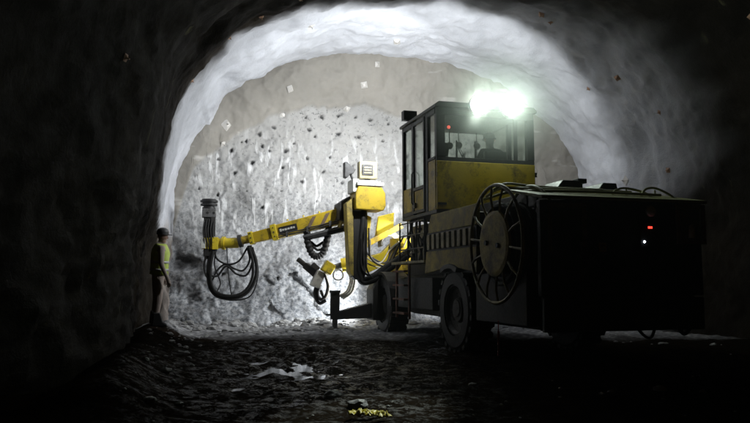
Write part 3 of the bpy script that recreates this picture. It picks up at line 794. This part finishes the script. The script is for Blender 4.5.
for x, tx in ((.30, -5.2), (2.0, 2.4)):  # unseen front lamps added to brighten the lower face
    m = MB(); m.lathe((x, 5.24, 1.0), (0, 1, 0), [(0, .11), (.06, .11), (.06, .0)], 20); o = m.build('fill_headlamp', BLACK, rig)
    m = MB(); m.lathe((x, 5.302, 1.0), (0, 1, 0), [(0, .095), (.004, .0)], 20); m.build('lamp_glass', LAMP_FRONT, o)  # glass of the added front lamp
    spot((x, 5.36, 1.0), (tx, 9, 1.2), 380 if tx < 0 else 40, 128, (.93, .97, 1.0), .7)

# ---------------------------------------------------------------- boom
boom = empty('boom', (0, 0, 0), 0, rig)
m = MB()                                        # turret on the front frame
m.cyl((.75, 4.6, 1.3), (.75, 4.6, 2.1), .34, n=28); m.box(.45, 1.5, 4.3, 4.95, 1.3, 1.6); m.build('turret', YEL, boom, .01)
m = MB(); m.prism([(-.18, 1.38), (-.05, 1.32), (.60, 1.62), (.72, 2.02), (.55, 2.05), (.30, 1.80), (-.10, 1.66), (-.24, 1.55)], 'y', 4.85, 5.05); m.build('lower_arm', YEL_CLEAN, boom, .012)
m = MB(); m.beam((-.22, 4.72, 1.92), (.72, 4.72, 2.42), .09, .13); m.build('link_arm', YEL, boom, .01)
m = MB(); m.prism([(.12, 2.02), (.58, 2.25), (.60, 2.74), (.22, 2.64)], 'y', 4.9, 5.0); m.build('gusset_plate', YEL_CLEAN, boom, .01)
m = MB(); m.prism([(-.20, 1.85), (-.06, 1.95), (.02, 2.60), (-.14, 2.68), (-.22, 2.4)], 'y', 4.80, 4.92); m.build('arm_side_plate', YEL_CLEAN, boom, .01)
# upright: yellow channel with dark back and a head box on top
m = MB(); m.prism([(-.70, 2.86), (-.50, 3.02), (-.54, 2.70), (-.53, 1.25), (-.58, 1.28), (-.63, 1.42)], 'y', 4.30, 4.62); m.build('upright', YEL_DIRTY, boom, .012)
m = MB(); m.prism([(-.528, 2.70), (-.20, 2.70), (-.20, 1.5), (-.26, 1.2), (-.46, 1.16), (-.528, 1.22)], 'y', 4.36, 4.58); m.build('upright_channel', BLACK, boom, .01)
m = MB(); m.prism([(-.52, 2.72), (.12, 2.70), (.17, 2.80), (.16, 3.08), (.08, 3.22), (-.46, 3.24), (-.53, 3.06)], 'y', 4.15, 4.75); m.build('head_box', YEL, boom, .02)
m = MB(); m.box(-.50, .12, 4.12, 4.80, 3.242, 3.33); m.box(-.58, -.44, 4.2, 4.7, 3.1, 3.4); m.box(-.46, .06, 4.16, 4.6, 3.331, 3.37); m.build('head_cover', WHITE, boom, .015)
# lamp box on the head, seen from its finned back
hl = empty('head_lamp', (-.18, 4.45, 3.62), 0, boom)
m = MB(); m.box(-.21, .21, -.10, .12, -.19, .21); m.build('housing', CREAM, hl, .02)
m = MB(); m.box(-.15, .10, -.125, -.10, -.11, .13); m.build('back_plate', BLACK, hl, .006)
for k in range(3):
    m = MB(); m.box(-.11, .06, -.14, -.125, -.075 + k * .06, -.045 + k * .06); m.build('fin', CREAM, hl)
m = MB(); m.box(-.17, .17, .121, .13, -.15, .17); m.build('lamp_glass', LAMP_FRONT, hl)
m = MB(); m.box(-.05, .05, -.05, .05, -.26, -.191); m.build('lamp_foot', BLACK, hl)
m = MB(); m.prism([(-.72, 3.46), (-.66, 3.44), (-.60, 3.52), (-.52, 3.54), (-.48, 3.62), (-.52, 3.70), (-.60, 3.72), (-.66, 3.80), (-.72, 3.80)], 'y', 4.38, 4.58); m.tube([(-.56, 4.48, 3.53), (-.5, 4.48, 3.38)], .03, 8); m.build('side_lamp', BLACK, boom, .01)
# main boom in three nested stages
B0, B1 = Vector((-.45, 5.02, 2.68)), Vector((-2.95, 5.74, 2.04))
def bp(t): return B0.lerp(B1, t)
m = MB(); m.beam(bp(0), bp(.66), .34, .38, .30, .31); s1 = m.build('boom_stage', YEL, boom, .015)
m = MB(); m.beam(bp(.64), bp(.69), .34, .36); m.build('collar', YEL_CLEAN, s1, .01)
for k in range(4):
    m = MB(); c = bp(.12 + k * .14) + Vector((-.05, -.10, .19)); m.cyl(c, c + Vector((0, 0, .03)), .022, n=8); m.build('grease_nipple', YEL_CLEAN, s1)
m = MB()
d_ = (B1 - B0).normalized(); fr_ = Matrix.Translation(bp(.50)) @ d_.to_track_quat('X', 'Z').to_matrix().to_4x4()
sd = d_.cross(Vector((0, 0, 1))).normalized(); sd = sd if sd.y < 0 else -sd; up = Vector((0, 0, 1)) - d_ * d_.z; up.normalize()
def plate_on_boom(t0, t1, h0, h1, off, thick=.006):
    a, b = bp(t0), bp(t1); V = []
    for o_ in (off, off + thick):
        V += [a + sd * o_ + up * h0, b + sd * o_ + up * h0, b + sd * o_ + up * h1, a + sd * o_ + up * h1]
    q = MB(); q.add(V, [(0, 1, 2, 3), (7, 6, 5, 4), (0, 4, 5, 1), (1, 5, 6, 2), (2, 6, 7, 3), (3, 7, 4, 0)]); return q
plate_on_boom(.46, .62, -.075, .075, .162).build('name_plate', BLACK, s1)
for t0, t1, h0, h1 in ((.595, .612, -.03, .035), (.575, .59, -.02, .02), (.55, .57, -.025, .02), (.525, .545, -.02, .02), (.50, .52, -.02, .025), (.48, .495, -.02, .02)):
    plate_on_boom(t0, t1, h0, h1, .169, .003).build('plate_mark', WHITE, s1)
for t in (.12, .24, .36):                      # wide dark stripes across the boom side
    q = MB(); a = bp(t); dd_ = B1 - B0; 
    V = [a + sd * .1695 + up * -.13, a + dd_ * .035 + sd * .1695 + up * -.13, a + dd_ * -.045 + sd * .1695 + up * .13, a + dd_ * -.08 + sd * .1695 + up * .13]
    V2 = [v + sd * .004 for v in V]
    q.add(V + V2, [(0, 1, 2, 3), (7, 6, 5, 4), (0, 4, 5, 1), (1, 5, 6, 2), (2, 6, 7, 3), (3, 7, 4, 0)]); q.build('mud_streak', TAN, s1)
m = MB(); m.beam(bp(.685), bp(.86), .24, .26, .22, .24); m.build('boom_stage', YEL, boom, .012)
m = MB(); m.beam(bp(.85), bp(.89), .27, .29); m.build('boom_collar', YEL_CLEAN, boom, .012)
m = MB(); m.cyl(bp(.88), bp(1.0), .095, n=20); m.build('boom_tip', YEL, boom)
m = MB(); m.cyl(bp(.955), bp(.985), .15, n=24); m.build('tip_flange', DARK, boom)
for h_ in (-.10, -.145):
    m = MB(); m.tube([bp(t) + sd * .20 + up * (h_ + .006 * math.sin(t * 40)) for t in [.02 + .018 * k for k in range(35)]], .014, 7); m.build('hydraulic_pipe', DARK, s1)
for t in (.18, .38, .56):
    m = MB(); c = bp(t) + sd * .19 - up * .12; m.cbox(c, (.05, .05, .13)); m.build('pipe_clamp', DARK, s1)
for t in (.665, .87):
    for h_ in (-.1, 0, .1):
        m = MB(); c = bp(t) + sd * (.168 if t < .8 else .133) + up * h_; m.cyl(c, c + sd * .018, .017, n=6); m.build('collar_bolt', DARK, boom)
# slide tray under the boom
m = MB(); m.beam(bp(.0) + Vector((0, -.1, -.25)), bp(.42) + Vector((0, -.1, -.26)), .16, .05); m.build('slide_tray', GREY, boom, .006)
m = MB(); m.beam(bp(.02) + Vector((0, -.08, -.33)), bp(.38) + Vector((0, -.08, -.32)), .2, .09); m.build('tray_hose', BLACK, boom, .02)
# boom root clamp
m = MB(); m.prism([(-.78, 2.52), (-.42, 2.40), (-.40, 3.0), (-.55, 3.06), (-.78, 2.90)], 'y', 4.64, 5.2); m.build('boom_root', DARK, boom, .02)
m = MB(); m.beam((-.55, 4.63, 2.95), (-.75, 4.8, 2.35), .05, .08); m.beam((-.47, 4.63, 2.95), (-.62, 4.8, 2.3), .05, .06); m.build('root_link', YEL_DIRTY, boom, .006)
# drill head at the tip
hd = empty('drill_head', tuple(B1 + Vector((-.62, .18, -.04))), 0, boom)   # about (-3.57, 5.92, 2.0)
m = MB(); m.box(-.14, .16, -.13, .13, -.13, .13); m.cyl((.14, -.02, 0), (.66, -.17, .02), .12, n=20); m.build('swivel_joint', YEL_CLEAN, hd, .015)
m = MB(); m.cyl((.30, -.06, .01), (.36, -.08, .01), .155, n=20); m.box(.06, .20, -.19, -.13, -.14, .14); m.build('swivel_flange', YEL_CLEAN, hd, .008)
m = MB(); m.box(-.19, -.09, -.17, -.135, -.12, .10); m.build('head_plate', WHITE, hd, .006)
m = MB(); m.box(-.12, .06, -.12, .10, -.30, -.132); m.cyl((-.03, 0, -.30), (-.03, 0, -.36), .07, n=16); m.build('lower_block', BLACK, hd, .015)
m = MB(); m.box(-.13, .10, -.10, .12, .132, .72); m.box(-.15, -.05, -.14, -.10, .2, .45); m.box(.02, .13, -.15, -.10, .16, .60); m.build('drill_body', DARK, hd, .015)
m = MB(); m.box(-.17, .14, -.15, .14, .60, .80); m.build('drill_clamp', GREY, hd, .012)
m = MB(); m.cyl((-.06, -.155, .70), (-.06, -.15, .70), .03, n=12); m.cyl((.08, -.155, .70), (.08, -.15, .70), .03, n=12); m.build('clamp_bolt', BLACK, hd)
m = MB(); m.lathe((-.02, 0, .80), (0, 0, 1), [(0, .15), (.04, .15), (.045, .125), (.07, .125), (.075, .19), (.12, .195), (.125, .15), (.15, .15), (.155, .20), (.20, .205), (.205, .17), (.23, .16), (.23, 0)], 32); m.build('drill_collar', BLACK, hd)
for k in range(5):
    m = MB(); x = -.12 + k * .055; m.tube(catmull([(x, -.13, .55), (x - .03, -.18, .3), (x, -.17, .05), (x + .03, -.1, -.2)], 6), .014, 7); m.build('head_hose', RUBBER, hd)
# hanging hoses between head and boom
hx = Vector((-3.57, 5.92, 2.0))
HO = [(.040, [(-3.50, 5.86, 1.92), (-3.58, 5.84, 1.5), (-3.55, 5.84, 1.05), (-3.38, 5.82, .80), (-3.05, 5.76, .74), (-2.72, 5.7, .86), (-2.52, 5.66, 1.2), (-2.52, 5.64, 1.6), (-2.66, 5.66, 1.95)]),
      (.034, [(-3.46, 5.80, 1.92), (-3.53, 5.78, 1.45), (-3.49, 5.78, 1.02), (-3.3, 5.76, .84), (-3.0, 5.70, .80), (-2.75, 5.66, .92), (-2.6, 5.62, 1.2), (-2.6, 5.60, 1.6), (-2.7, 5.62, 1.95)]),
      (.022, [(-3.44, 5.84, 1.95), (-3.40, 5.8, 1.66), (-3.15, 5.76, 1.52), (-2.9, 5.72, 1.6), (-2.72, 5.68, 1.9)]),
      (.024, [(-3.52, 5.82, 1.9), (-3.56, 5.8, 1.35), (-3.38, 5.78, 1.25), (-3.18, 5.75, 1.48), (-2.95, 5.72, 1.30), (-2.72, 5.68, 1.28), (-2.60, 5.66, 1.6), (-2.68, 5.66, 1.95)]),
      (.022, [(-3.48, 5.86, 1.9), (-3.66, 5.86, 1.6), (-3.64, 5.84, 1.3), (-3.5, 5.82, 1.15), (-3.38, 5.8, 1.38), (-3.2, 5.78, 1.52), (-3.0, 5.74, 1.42), (-2.8, 5.7, 1.38), (-2.66, 5.68, 1.62), (-2.72, 5.68, 1.92)]),
      (.016, [(-3.40, 5.88, 1.9), (-3.44, 5.86, 1.5), (-3.30, 5.84, 1.1), (-3.36, 5.82, .86), (-3.1, 5.8, .70), (-2.62, 5.72, .80), (-2.46, 5.66, 1.35), (-2.6, 5.62, 1.92)]),
      (.012, [(-3.18, 5.76, 1.95), (-3.14, 5.76, 1.4), (-3.05, 5.75, .78)])]
for r, pts in HO:
    m = MB(); m.tube(catmull(pts, 8), r, 9); m.build('boom_hose', RUBBER, boom)
# ribbed hose loop under the boom root
for dx, dy, r0, drop in ((0, 0, .075, 1.70), (.06, .1, .03, 1.85), (.02, .14, .03, 1.95)):
    pts = catmull([(-1.42 + dx, 5.2 + dy, 2.36), (-1.40 + dx, 5.2 + dy, 2.05), (-1.30 + dx, 5.2 + dy, drop + .08), (-1.18 + dx, 5.2 + dy, drop), (-1.04 + dx, 5.18 + dy, drop + .08), (-.96 + dx * .3, 5.15 + dy, 2.05), (-.92, 5.12 + dy, 2.4)], 12)
    m = MB(); m.tube(pts, r0, 12, rs=[r0 * (1.14 if k % 4 < 2 else .92) for k in range(len(pts))] if r0 > .05 else None); m.build('ribbed_hose', RUBBER, boom)
# thick hose bundle sagging from the cab front to the upright
for k in range(6):
    dy, dz, r = (k % 3) * .085 - .25, (k // 3) * .10, .062
    m = MB(); m.tube(catmull([(.85, 3.6 + dy, 2.08 - dz * .3), (.56, 4.05 + dy, 1.76 - dz * .8), (.22, 4.4 + dy, 1.46 - dz * .8), (-.05, 4.52 + dy, 1.25 - dz * .8), (-.28, 4.56 + dy * .6, 1.17 - dz * .6), (-.40, 4.5 + dy * .4, 1.40 - dz * .2), (-.36, 4.47 + dy * .4, 1.9), (-.30, 4.46 + dy * .4, 2.5), (-.26, 4.45 + dy * .3, 2.8)], 8), r, 10); m.build('main_hose', RUBBER, boom)
rnd = random.Random(23)
for k in range(7):
    x0, x1 = .35 + .4 * rnd.random(), -.42 + .3 * rnd.random(); z0, z1 = 1.9 + .4 * rnd.random(), 2.0 + .7 * rnd.random(); zl = 1.15 + .5 * rnd.random(); y_ = 4.2 + .5 * rnd.random()
    m = MB(); m.tube(catmull([(x0, y_ - .3, z0), (x0 - .15, y_ - .05, zl + .3), ((x0 + x1) / 2 + .1 * rnd.random(), y_, zl), (x1 + .05, y_, zl + .2), (x1, y_ - .05, z1)], 8), .014 + .012 * rnd.random(), 7); m.build('loose_hose', RUBBER if k % 3 else PALE_HOSE, boom)
# pale hose coil in front of the cab
for k in range(6):
    m = MB(); c = Vector((.42 + .02 * k, 4.72 + .05 * k, 1.98)); rr = .20 + .022 * k
    m.tube([c + Vector((rr * math.cos(a) * .9, .03 * math.sin(3 * a), rr * math.sin(a))) for a in [math.pi * (-.1 + 1.15 * q / 16) for q in range(17)]], .024, 8); m.build('hose_coil', PALE_HOSE, boom)

# second, lower boom reaching left in front of the rig
b2 = empty('lower_boom', (0, 0, 0), 0, rig)
m = MB(); m.cyl((.35, 5.35, 1.66), (-.50, 5.5, 1.52), .125, n=22); m.build('arm_tube', YEL, b2)
m = MB(); m.cyl((-.36, 5.48, 1.54), (-.52, 5.52, 1.51), .16, n=22); m.build('arm_collar', YEL_CLEAN, b2)
m = MB(); m.cyl((-.50, 5.5, 1.52), (-.90, 5.66, 1.38), .07, n=16); m.build('wrist', GREY, b2)
m = MB(); m.cbox((-.82, 5.62, 1.45), (.26, .26, .26), Matrix.Rotation(R(32), 4, 'Y')); m.build('wrist_block', YEL_CLEAN, b2, .02)
m = MB(); m.cbox((-1.05, 5.72, 1.18), (.22, .24, .40), Matrix.Rotation(R(25), 4, 'Y')); m.build('feed_bracket', WHITE, b2, .02)
m = MB(); m.beam((-.95, 5.75, 1.22), (-1.30, 6.0, 1.52), .22, .20, .16, .15); m.cyl((-1.28, 5.98, 1.5), (-1.46, 6.1, 1.66), .06, n=12); m.cbox((-1.1, 5.78, 1.47), (.2, .16, .12), Matrix.Rotation(R(40), 4, 'Y')); m.build('drill_feed', DARK, b2, .015)
for k in range(5):
    q = .05 * k; m = MB(); m.tube(catmull([(-.35 - q, 5.42, 1.45), (-.22 - q, 5.4, 1.2), (-.27 - q * 1.4, 5.4, .9), (-.5 - q, 5.45, .72 + q * .6)] if k < 3 else [(-.9, 5.6, 1.3), (-.72 - q * .6, 5.56, 1.0), (-.82 - q * .5, 5.56, .75), (-1.0, 5.6, .72 + q)], 8), .032, 8); m.build('feed_hose', PALE_HOSE if k != 4 else RUBBER, b2)
m = MB(); m.tube([Vector((-.62, 5.42, 1.28)) + Vector((.12 * math.cos(a), .02 * math.sin(2 * a), .12 * math.sin(a))) for a in [2 * math.pi * q / 24 for q in range(24)]], .018, 7, True); m.build('feed_hose', PALE_HOSE, b2)
for pts in ([(-.98, 5.7, 1.05), (-1.05, 5.68, .85), (-.98, 5.66, .70), (-.86, 5.64, .78)], [(-1.05, 5.72, 1.1), (-1.12, 5.7, .85), (-1.02, 5.68, .62), (-.86, 5.64, .68)]):
    m = MB(); m.tube(catmull(pts, 6), .04, 8); m.build('feed_hose', RUBBER, b2)

# front jacks
for sx in (-1, 1):
    cx = -.92 if sx < 0 else 3.35
    base = .42 if sx < 0 else 2.1
    m = MB(); m.prism([(cx, .30), (base, .34), (base, .78), (cx - sx * -.0, .46)], 'y', 4.32, 4.56) if sx < 0 else m.prism([(base, .34), (cx, .30), (cx, .46), (base, .78)], 'y', 4.32, 4.56)
    j = m.build('front_jack', DARK, rig, .012)
    m = MB(); h0, h1 = (-.12, .45) if sx < 0 else (2.1, 2.6); m.prism([(h0, .28), (h1, .28), (h1, 1.3), (h0 + .2, 1.3), (h0, .95)], 'y', 4.18, 4.72); m.build('jack_housing', DARK, j, .015)
    m = MB(); m.cyl((cx, 4.43, .30), (cx, 4.43, .90), .105, n=18); m.cyl((cx, 4.43, .88), (cx, 4.43, .93), .125, n=18); m.build('jack_sleeve', DARK, j)
    m = MB(); m.cyl((cx, 4.43, .10), (cx, 4.43, .32), .06, n=14); m.build('jack_piston', GREY, j)
    m = MB(); m.lathe((cx, 4.43, .03), (0, 0, 1), [(0, 0), (0, .17), (.05, .17), (.09, .07), (.09, 0)], 20); m.build('jack_foot', DARK, j)
    m = MB(); m.box(cx - .2, cx + .2, 4.38, 4.48, .385, .42); m.build('jack_pin', DARK, j)
# front mudguard over the front wheel
m = MB(); pa = [(4.05 + .80 * math.cos(a), .62 + .72 * math.sin(a)) for a in [math.pi * k / 12 for k in range(13)]]; pb = [(4.05 + .74 * math.cos(a), .62 + .66 * math.sin(a)) for a in [math.pi * k / 12 for k in range(12, -1, -1)]]
m.prism(pa + pb, 'x', .0, .5); m.build('mudguard', DARK, rig)

# ---------------------------------------------------------------- driver
def driver():
    ch = []      # (pos, radius, parent)
    def v(p, r, par): ch.append((p, r, par)); return len(ch) - 1
    pel = v((0, .02, .86 - .62), .135, -1)
    ab = v((0, .02, .40), .135, pel); chest = v((0, .04, .58), .155, ab); nk0 = v((0, .05, .72), .075, chest); nk = v((0, .07, .79), .058, nk0)
    hd0 = v((0, .09, .85), .082, nk); hd1 = v((0, .10, .92), .098, hd0); v((0, .09, .98), .075, hd1)
    for s in (-1, 1):
        sh = v((s * .19, .03, .66), .072, chest); el = v((s * .27, .14, .40), .046, sh); wr = v((s * .22, .38, .42), .030, el)
        pm = v((s * .21, .44, .43), .030, wr); kn = v((s * .205, .48, .435), .026, pm)
        for q, (ln, dx) in enumerate(((.062, -.026), (.072, -.009), (.068, .009), (.052, .026))):
            a = v((s * .205 + dx, .50, .437), .010, kn); b = v((s * .205 + dx * 1.1, .50 + ln * .55, .428), .009, a); v((s * .205 + dx * 1.1, .50 + ln * .8, .405), .008, b)
        t1 = v((s * .21 - s * .035, .44, .425), .011, pm); v((s * .21 - s * .05, .475, .42), .009, t1)
        hp = v((s * .10, .06, .22), .10, pel); knn = v((s * .14, .48, .26), .068, hp); an = v((s * .14, .56, -.12), .045, knn); v((s * .14, .70, -.17), .038, an)
    me = bpy.data.meshes.new('person')
    me.from_pydata([c[0] for c in ch], [(c[2], i) for i, c in enumerate(ch) if c[2] >= 0], [])
    o = bpy.data.objects.new('person', me); COL.objects.link(o)
    o.modifiers.new('skin', 'SKIN')
    if not me.skin_vertices: 
        bpy.context.view_layer.objects.active = o
    for i, c in enumerate(ch):
        sv = me.skin_vertices[0].data[i]; sv.radius = (c[1], c[1]); sv.use_root = (i == 0)
    sm = o.modifiers.new('subsurf', 'SUBSURF'); sm.levels = 1; sm.render_levels = 2
    me.materials.append(CLOTH)
    o.location = rig.matrix_world @ Vector((1.36, 1.20, 2.90)) if False else Matrix.Translation((1.23, 11.6, 0)) @ Matrix.Rotation(R(16.06), 4, 'Z') @ Vector((1.36, 1.20, 2.90))
    o.rotation_euler = (0, 0, R(16.06))
    m = MB(); N = 24
    m.lathe((0, .10, .93), (0, 0, 1), [(0, .135), (.0, .118), (.06, .112), (.10, .09), (.125, .05), (.132, 0)], N); m.box(-.07, .07, .20, .26, .925, .94)
    m.build('helmet', HELMET, o)
    m = MB(); m.lathe((0, .175, .90), (0, 1, 0), [(0, .028), (.02, .018), (.028, .004)], 10)
    for s in (-1, 1): m.lathe((s * .036, .172, .93), (0, 1, 0), [(0, .014), (.012, .010), (.014, 0)], 10); m.cbox((s * .098, .09, .91), (.018, .04, .06))
    m.cbox((0, .178, .862), (.05, .012, .010))
    m.build('face_features', SKIN, o, .003)
    tag(o, 'driver in dark work clothes and helmet sitting in the cab behind the rear window', 'person')
    return o
n = NT('dark_work_cloth'); f_ = n.noise(16, 4); n.set('Base Color', n.mix(f_, (.022, .023, .026), (.05, .05, .055))); n.set('Roughness', .85); CLOTH = n.m
n = NT('helmet_shell'); n.set('Base Color', (.06, .06, .06)); n.set('Roughness', .4); HELMET = n.m
n = NT('skin'); n.set('Base Color', (.36, .22, .16)); n.set('Roughness', .5); SKIN = n.m
driver()

# ---------------------------------------------------------------- worker by the left wall
def skin_body(name, ch, mat, lv=2):
    me = bpy.data.meshes.new(name)
    me.from_pydata([c[0] for c in ch], [(c[2], i) for i, c in enumerate(ch) if c[2] >= 0], [])
    o = bpy.data.objects.new(name, me); COL.objects.link(o); o.modifiers.new('skin', 'SKIN')
    for i, c in enumerate(ch):
        sv = me.skin_vertices[0].data[i]; sv.radius = (c[1], c[1]); sv.use_root = (i == 0)
    sm = o.modifiers.new('subsurf', 'SUBSURF'); sm.levels = 1; sm.render_levels = lv
    me.materials.append(mat); return o
def worker():
    ch = []
    def v(p, r, par): ch.append((p, r, par)); return len(ch) - 1
    pel = v((0, 0, .95), .135, -1); ab = v((0, .01, 1.12), .130, pel); chest = v((0, .01, 1.30), .145, ab)
    nk0 = v((0, 0, 1.45), .075, chest); nk = v((0, .015, 1.51), .056, nk0); h0 = v((0, .03, 1.58), .082, nk); h1 = v((0, .03, 1.65), .095, h0); v((0, .02, 1.71), .075, h1)
    for s in (-1, 1):
        sh = v((s * .175, 0, 1.40), .068, chest); el = v((s * .25, -.02 + (.03 if s > 0 else 0), 1.12), .048, sh); wr = v((s * .24, .12, .90), .032, el)
        pm = v((s * .235, .15, .845), .032, wr); kn = v((s * .23, .165, .80), .028, pm)
        for ln, dx in ((.068, -.026), (.080, -.009), (.074, .009), (.056, .026)):
            f0 = v((s * .23 + dx * .4, .17 + dx, .785), .010, kn); f1 = v((s * .228 + dx * .4, .175 + dx, .785 - ln * .6), .009, f0); v((s * .222 + dx * .4, .165 + dx, .785 - ln), .008, f1)
        t1 = v((s * .215, .185, .83), .011, pm); v((s * .205, .205, .795), .009, t1)
        hp = v((s * .095, 0, .86), .105, pel); knn = v((s * .115, .02, .48), .075, hp); an = v((s * .12, -.01, .11), .052, knn); v((s * .125, .13, .045), .045, an)
    o = skin_body('person', ch, COVERALL)
    V = []; N = 28; rings = [(.93, .185, .165), (1.05, .180, .158), (1.18, .182, .158), (1.30, .200, .170), (1.39, .195, .150), (1.46, .135, .115), (1.49, .095, .090)]
    for z, rx, ry in rings:
        for k in range(N):
            t = 2 * math.pi * k / N; w_ = 1 + .03 * math.sin(5 * t + z * 20)
            V.append((rx * math.cos(t) * w_, .01 + ry * math.sin(t) * w_, z))
    F = [(i * N + k, i * N + (k + 1) % N, (i + 1) * N + (k + 1) % N, (i + 1) * N + k) for i in range(len(rings) - 1) for k in range(N)]
    m = MB(); m.add(V, F, True); vest = m.build('safety_vest', VEST, o); md = vest.modifiers.new('thickness', 'SOLIDIFY'); md.thickness = .008
    for z, rx, ry in ((1.02, .188, .166), (1.16, .188, .164)):
        m = MB(); m.add([((rx) * math.cos(t), .01 + ry * math.sin(t), z + dz) for dz in (-.022, .022) for t in [2 * math.pi * k / N for k in range(N)]], [(k, (k + 1) % N, N + (k + 1) % N, N + k) for k in range(N)], True)
        b = m.build('reflective_band', BAND, vest); md = b.modifiers.new('thickness', 'SOLIDIFY'); md.thickness = .004
    m = MB(); m.lathe((0, .025, 1.655), (0, 0, 1), [(0, .128), (.0, .113), (.06, .108), (.10, .088), (.125, .05), (.132, 0)], 24); m.box(-.07, .07, .12, .185, 1.65, 1.665); m.build('helmet', HELMET, o)
    m = MB(); m.lathe((0, .105, 1.605), (0, 1, 0), [(0, .026), (.02, .017), (.028, .004)], 10)
    for s in (-1, 1): m.lathe((s * .034, .105, 1.635), (0, 1, 0), [(0, .014), (.010, .010), (.012, 0)], 10); m.cbox((s * .094, .03, 1.615), (.018, .04, .06))
    m.cbox((0, .112, 1.562), (.05, .012, .010)); m.build('face_features', SKIN, o, .003)
    m = MB(); m.lathe((0, .03, 1.51), (0, 0, 1), [(0, .062), (.05, .066), (.09, .088), (.15, .100)], 24); m.build('neck_skin', SKIN, o)
    for s in (-1, 1):
        m = MB(); m.prism([(-.08, .0), (.20, .0), (.20, .05), (.12, .10), (.06, .26), (-.07, .26)], 'x', s * .122 - .058, s * .122 + .058); m.build('boot', BLACK, o, .025)
    x, y = -4.24, 13.7
    o.location = (x, y, WORKER_Z); o.rotation_euler = (R(-2), R(4), R(-66)); o.scale = (1.06,) * 3
    tag(o, 'worker in pale coveralls, lime safety vest and dark helmet standing by the left wall', 'person')
    return o
n = NT('pale_coverall'); f_ = n.noise(14, 5, .7); n.set('Base Color', n.mix(f_, (.34, .27, .23), (.52, .44, .39))); n.set('Roughness', .85); n.bump(f_, .5, .015); COVERALL = n.m
n = NT('lime_vest'); f_ = n.noise(18, 5, .7); n.set('Base Color', n.mix(f_, (.55, .72, .08), (.78, .92, .26))); n.set('Roughness', .6); n.bump(f_, .4, .01); VEST = n.m
n = NT('reflective_tape'); n.set('Base Color', (.55, .56, .55)); n.set('Roughness', .35); BAND = n.m
WORKER_Z = gz(-4.24, 13.7) - .05
worker()

# ------------------------------------------------------------------ dusty air
mb = MB(); mb.box(-60, 60, -60, 60, -1.6, 9.5)
hz = mb.build('haze', bpy.data.materials.new('dusty_air'))
mt = hz.data.materials[0]; mt.use_nodes = True; nt = mt.node_tree; nt.nodes.clear()
ou = nt.nodes.new('ShaderNodeOutputMaterial'); pv = nt.nodes.new('ShaderNodeVolumePrincipled')
pv.inputs['Color'].default_value = (.93, .96, 1, 1); pv.inputs['Density'].default_value = .0012; pv.inputs['Anisotropy'].default_value = .45
nt.links.new(pv.outputs[0], ou.inputs['Volume'])
tag(hz, 'dusty air in the tunnel', None, None, 'stuff')

# lens glare of the two roof lamps, added as a scattering volume
m = MB(); bm = bmesh.new(); bmesh.ops.create_icosphere(bm, subdivisions=4, radius=1.0); m.add([v.co.copy() for v in bm.verts], [tuple(v.index for v in f.verts) for f in bm.faces], True); bm.free()
glare_m = bpy.data.materials.new('lamp_glare'); glare_m.use_nodes = True; nt = glare_m.node_tree; nt.nodes.clear()
ou = nt.nodes.new('ShaderNodeOutputMaterial'); pv = nt.nodes.new('ShaderNodeVolumePrincipled'); tc = nt.nodes.new('ShaderNodeTexCoord')
ln = nt.nodes.new('ShaderNodeVectorMath'); ln.operation = 'LENGTH'; nt.links.new(tc.outputs['Object'], ln.inputs[0])
mr = nt.nodes.new('ShaderNodeMapRange'); mr.interpolation_type = 'SMOOTHSTEP'; mr.inputs[1].default_value = .05; mr.inputs[2].default_value = 1.0; mr.inputs[3].default_value = GLARE; mr.inputs[4].default_value = 0.0
nt.links.new(ln.outputs['Value'], mr.inputs[0]); nt.links.new(mr.outputs[0], pv.inputs['Density'])
pv.inputs['Color'].default_value = (.93, 1, .95, 1); pv.inputs['Anisotropy'].default_value = .1
nt.links.new(pv.outputs[0], ou.inputs['Volume'])
glare = m.build('glare', glare_m); glare.location = Matrix.Translation((1.23, 11.6, 0)) @ Matrix.Rotation(R(16.06), 4, 'Z') @ Vector((1.06, .20, 4.24)); glare.scale = (1.9, 1.2, 1.5); glare.rotation_euler = (0, 0, R(16.06))
tag(glare, 'glare of the two lit lamps on the cab roof, added as a glowing volume', None, None, 'stuff')

# ------------------------------------------------------------------ world: night sky beyond the open portal behind the camera
wd = bpy.data.worlds.new('World'); scene.world = wd; wd.use_nodes = True
nt = wd.node_tree
bg = nt.nodes['Background'] if 'Background' in nt.nodes else nt.nodes.new('ShaderNodeBackground')
sky = nt.nodes.new('ShaderNodeTexSky'); sky.sky_type = 'NISHITA'; sky.sun_disc = False; sky.sun_elevation = R(3); sky.sun_rotation = R(180)
nt.links.new(sky.outputs[0], bg.inputs[0]); bg.inputs[1].default_value = .002

# ------------------------------------------------------------------ camera
cd = bpy.data.cameras.new('camera'); cam = bpy.data.objects.new('camera', cd); COL.objects.link(cam)
cd.sensor_width = 36; cd.lens = 36 * 705 / 750; cd.clip_end = 400; cd.clip_start = .05
cam.location = (0, 0, 1.15); cam.rotation_euler = (R(90) + math.atan(69 / 705), 0, 0)
scene.camera = cam
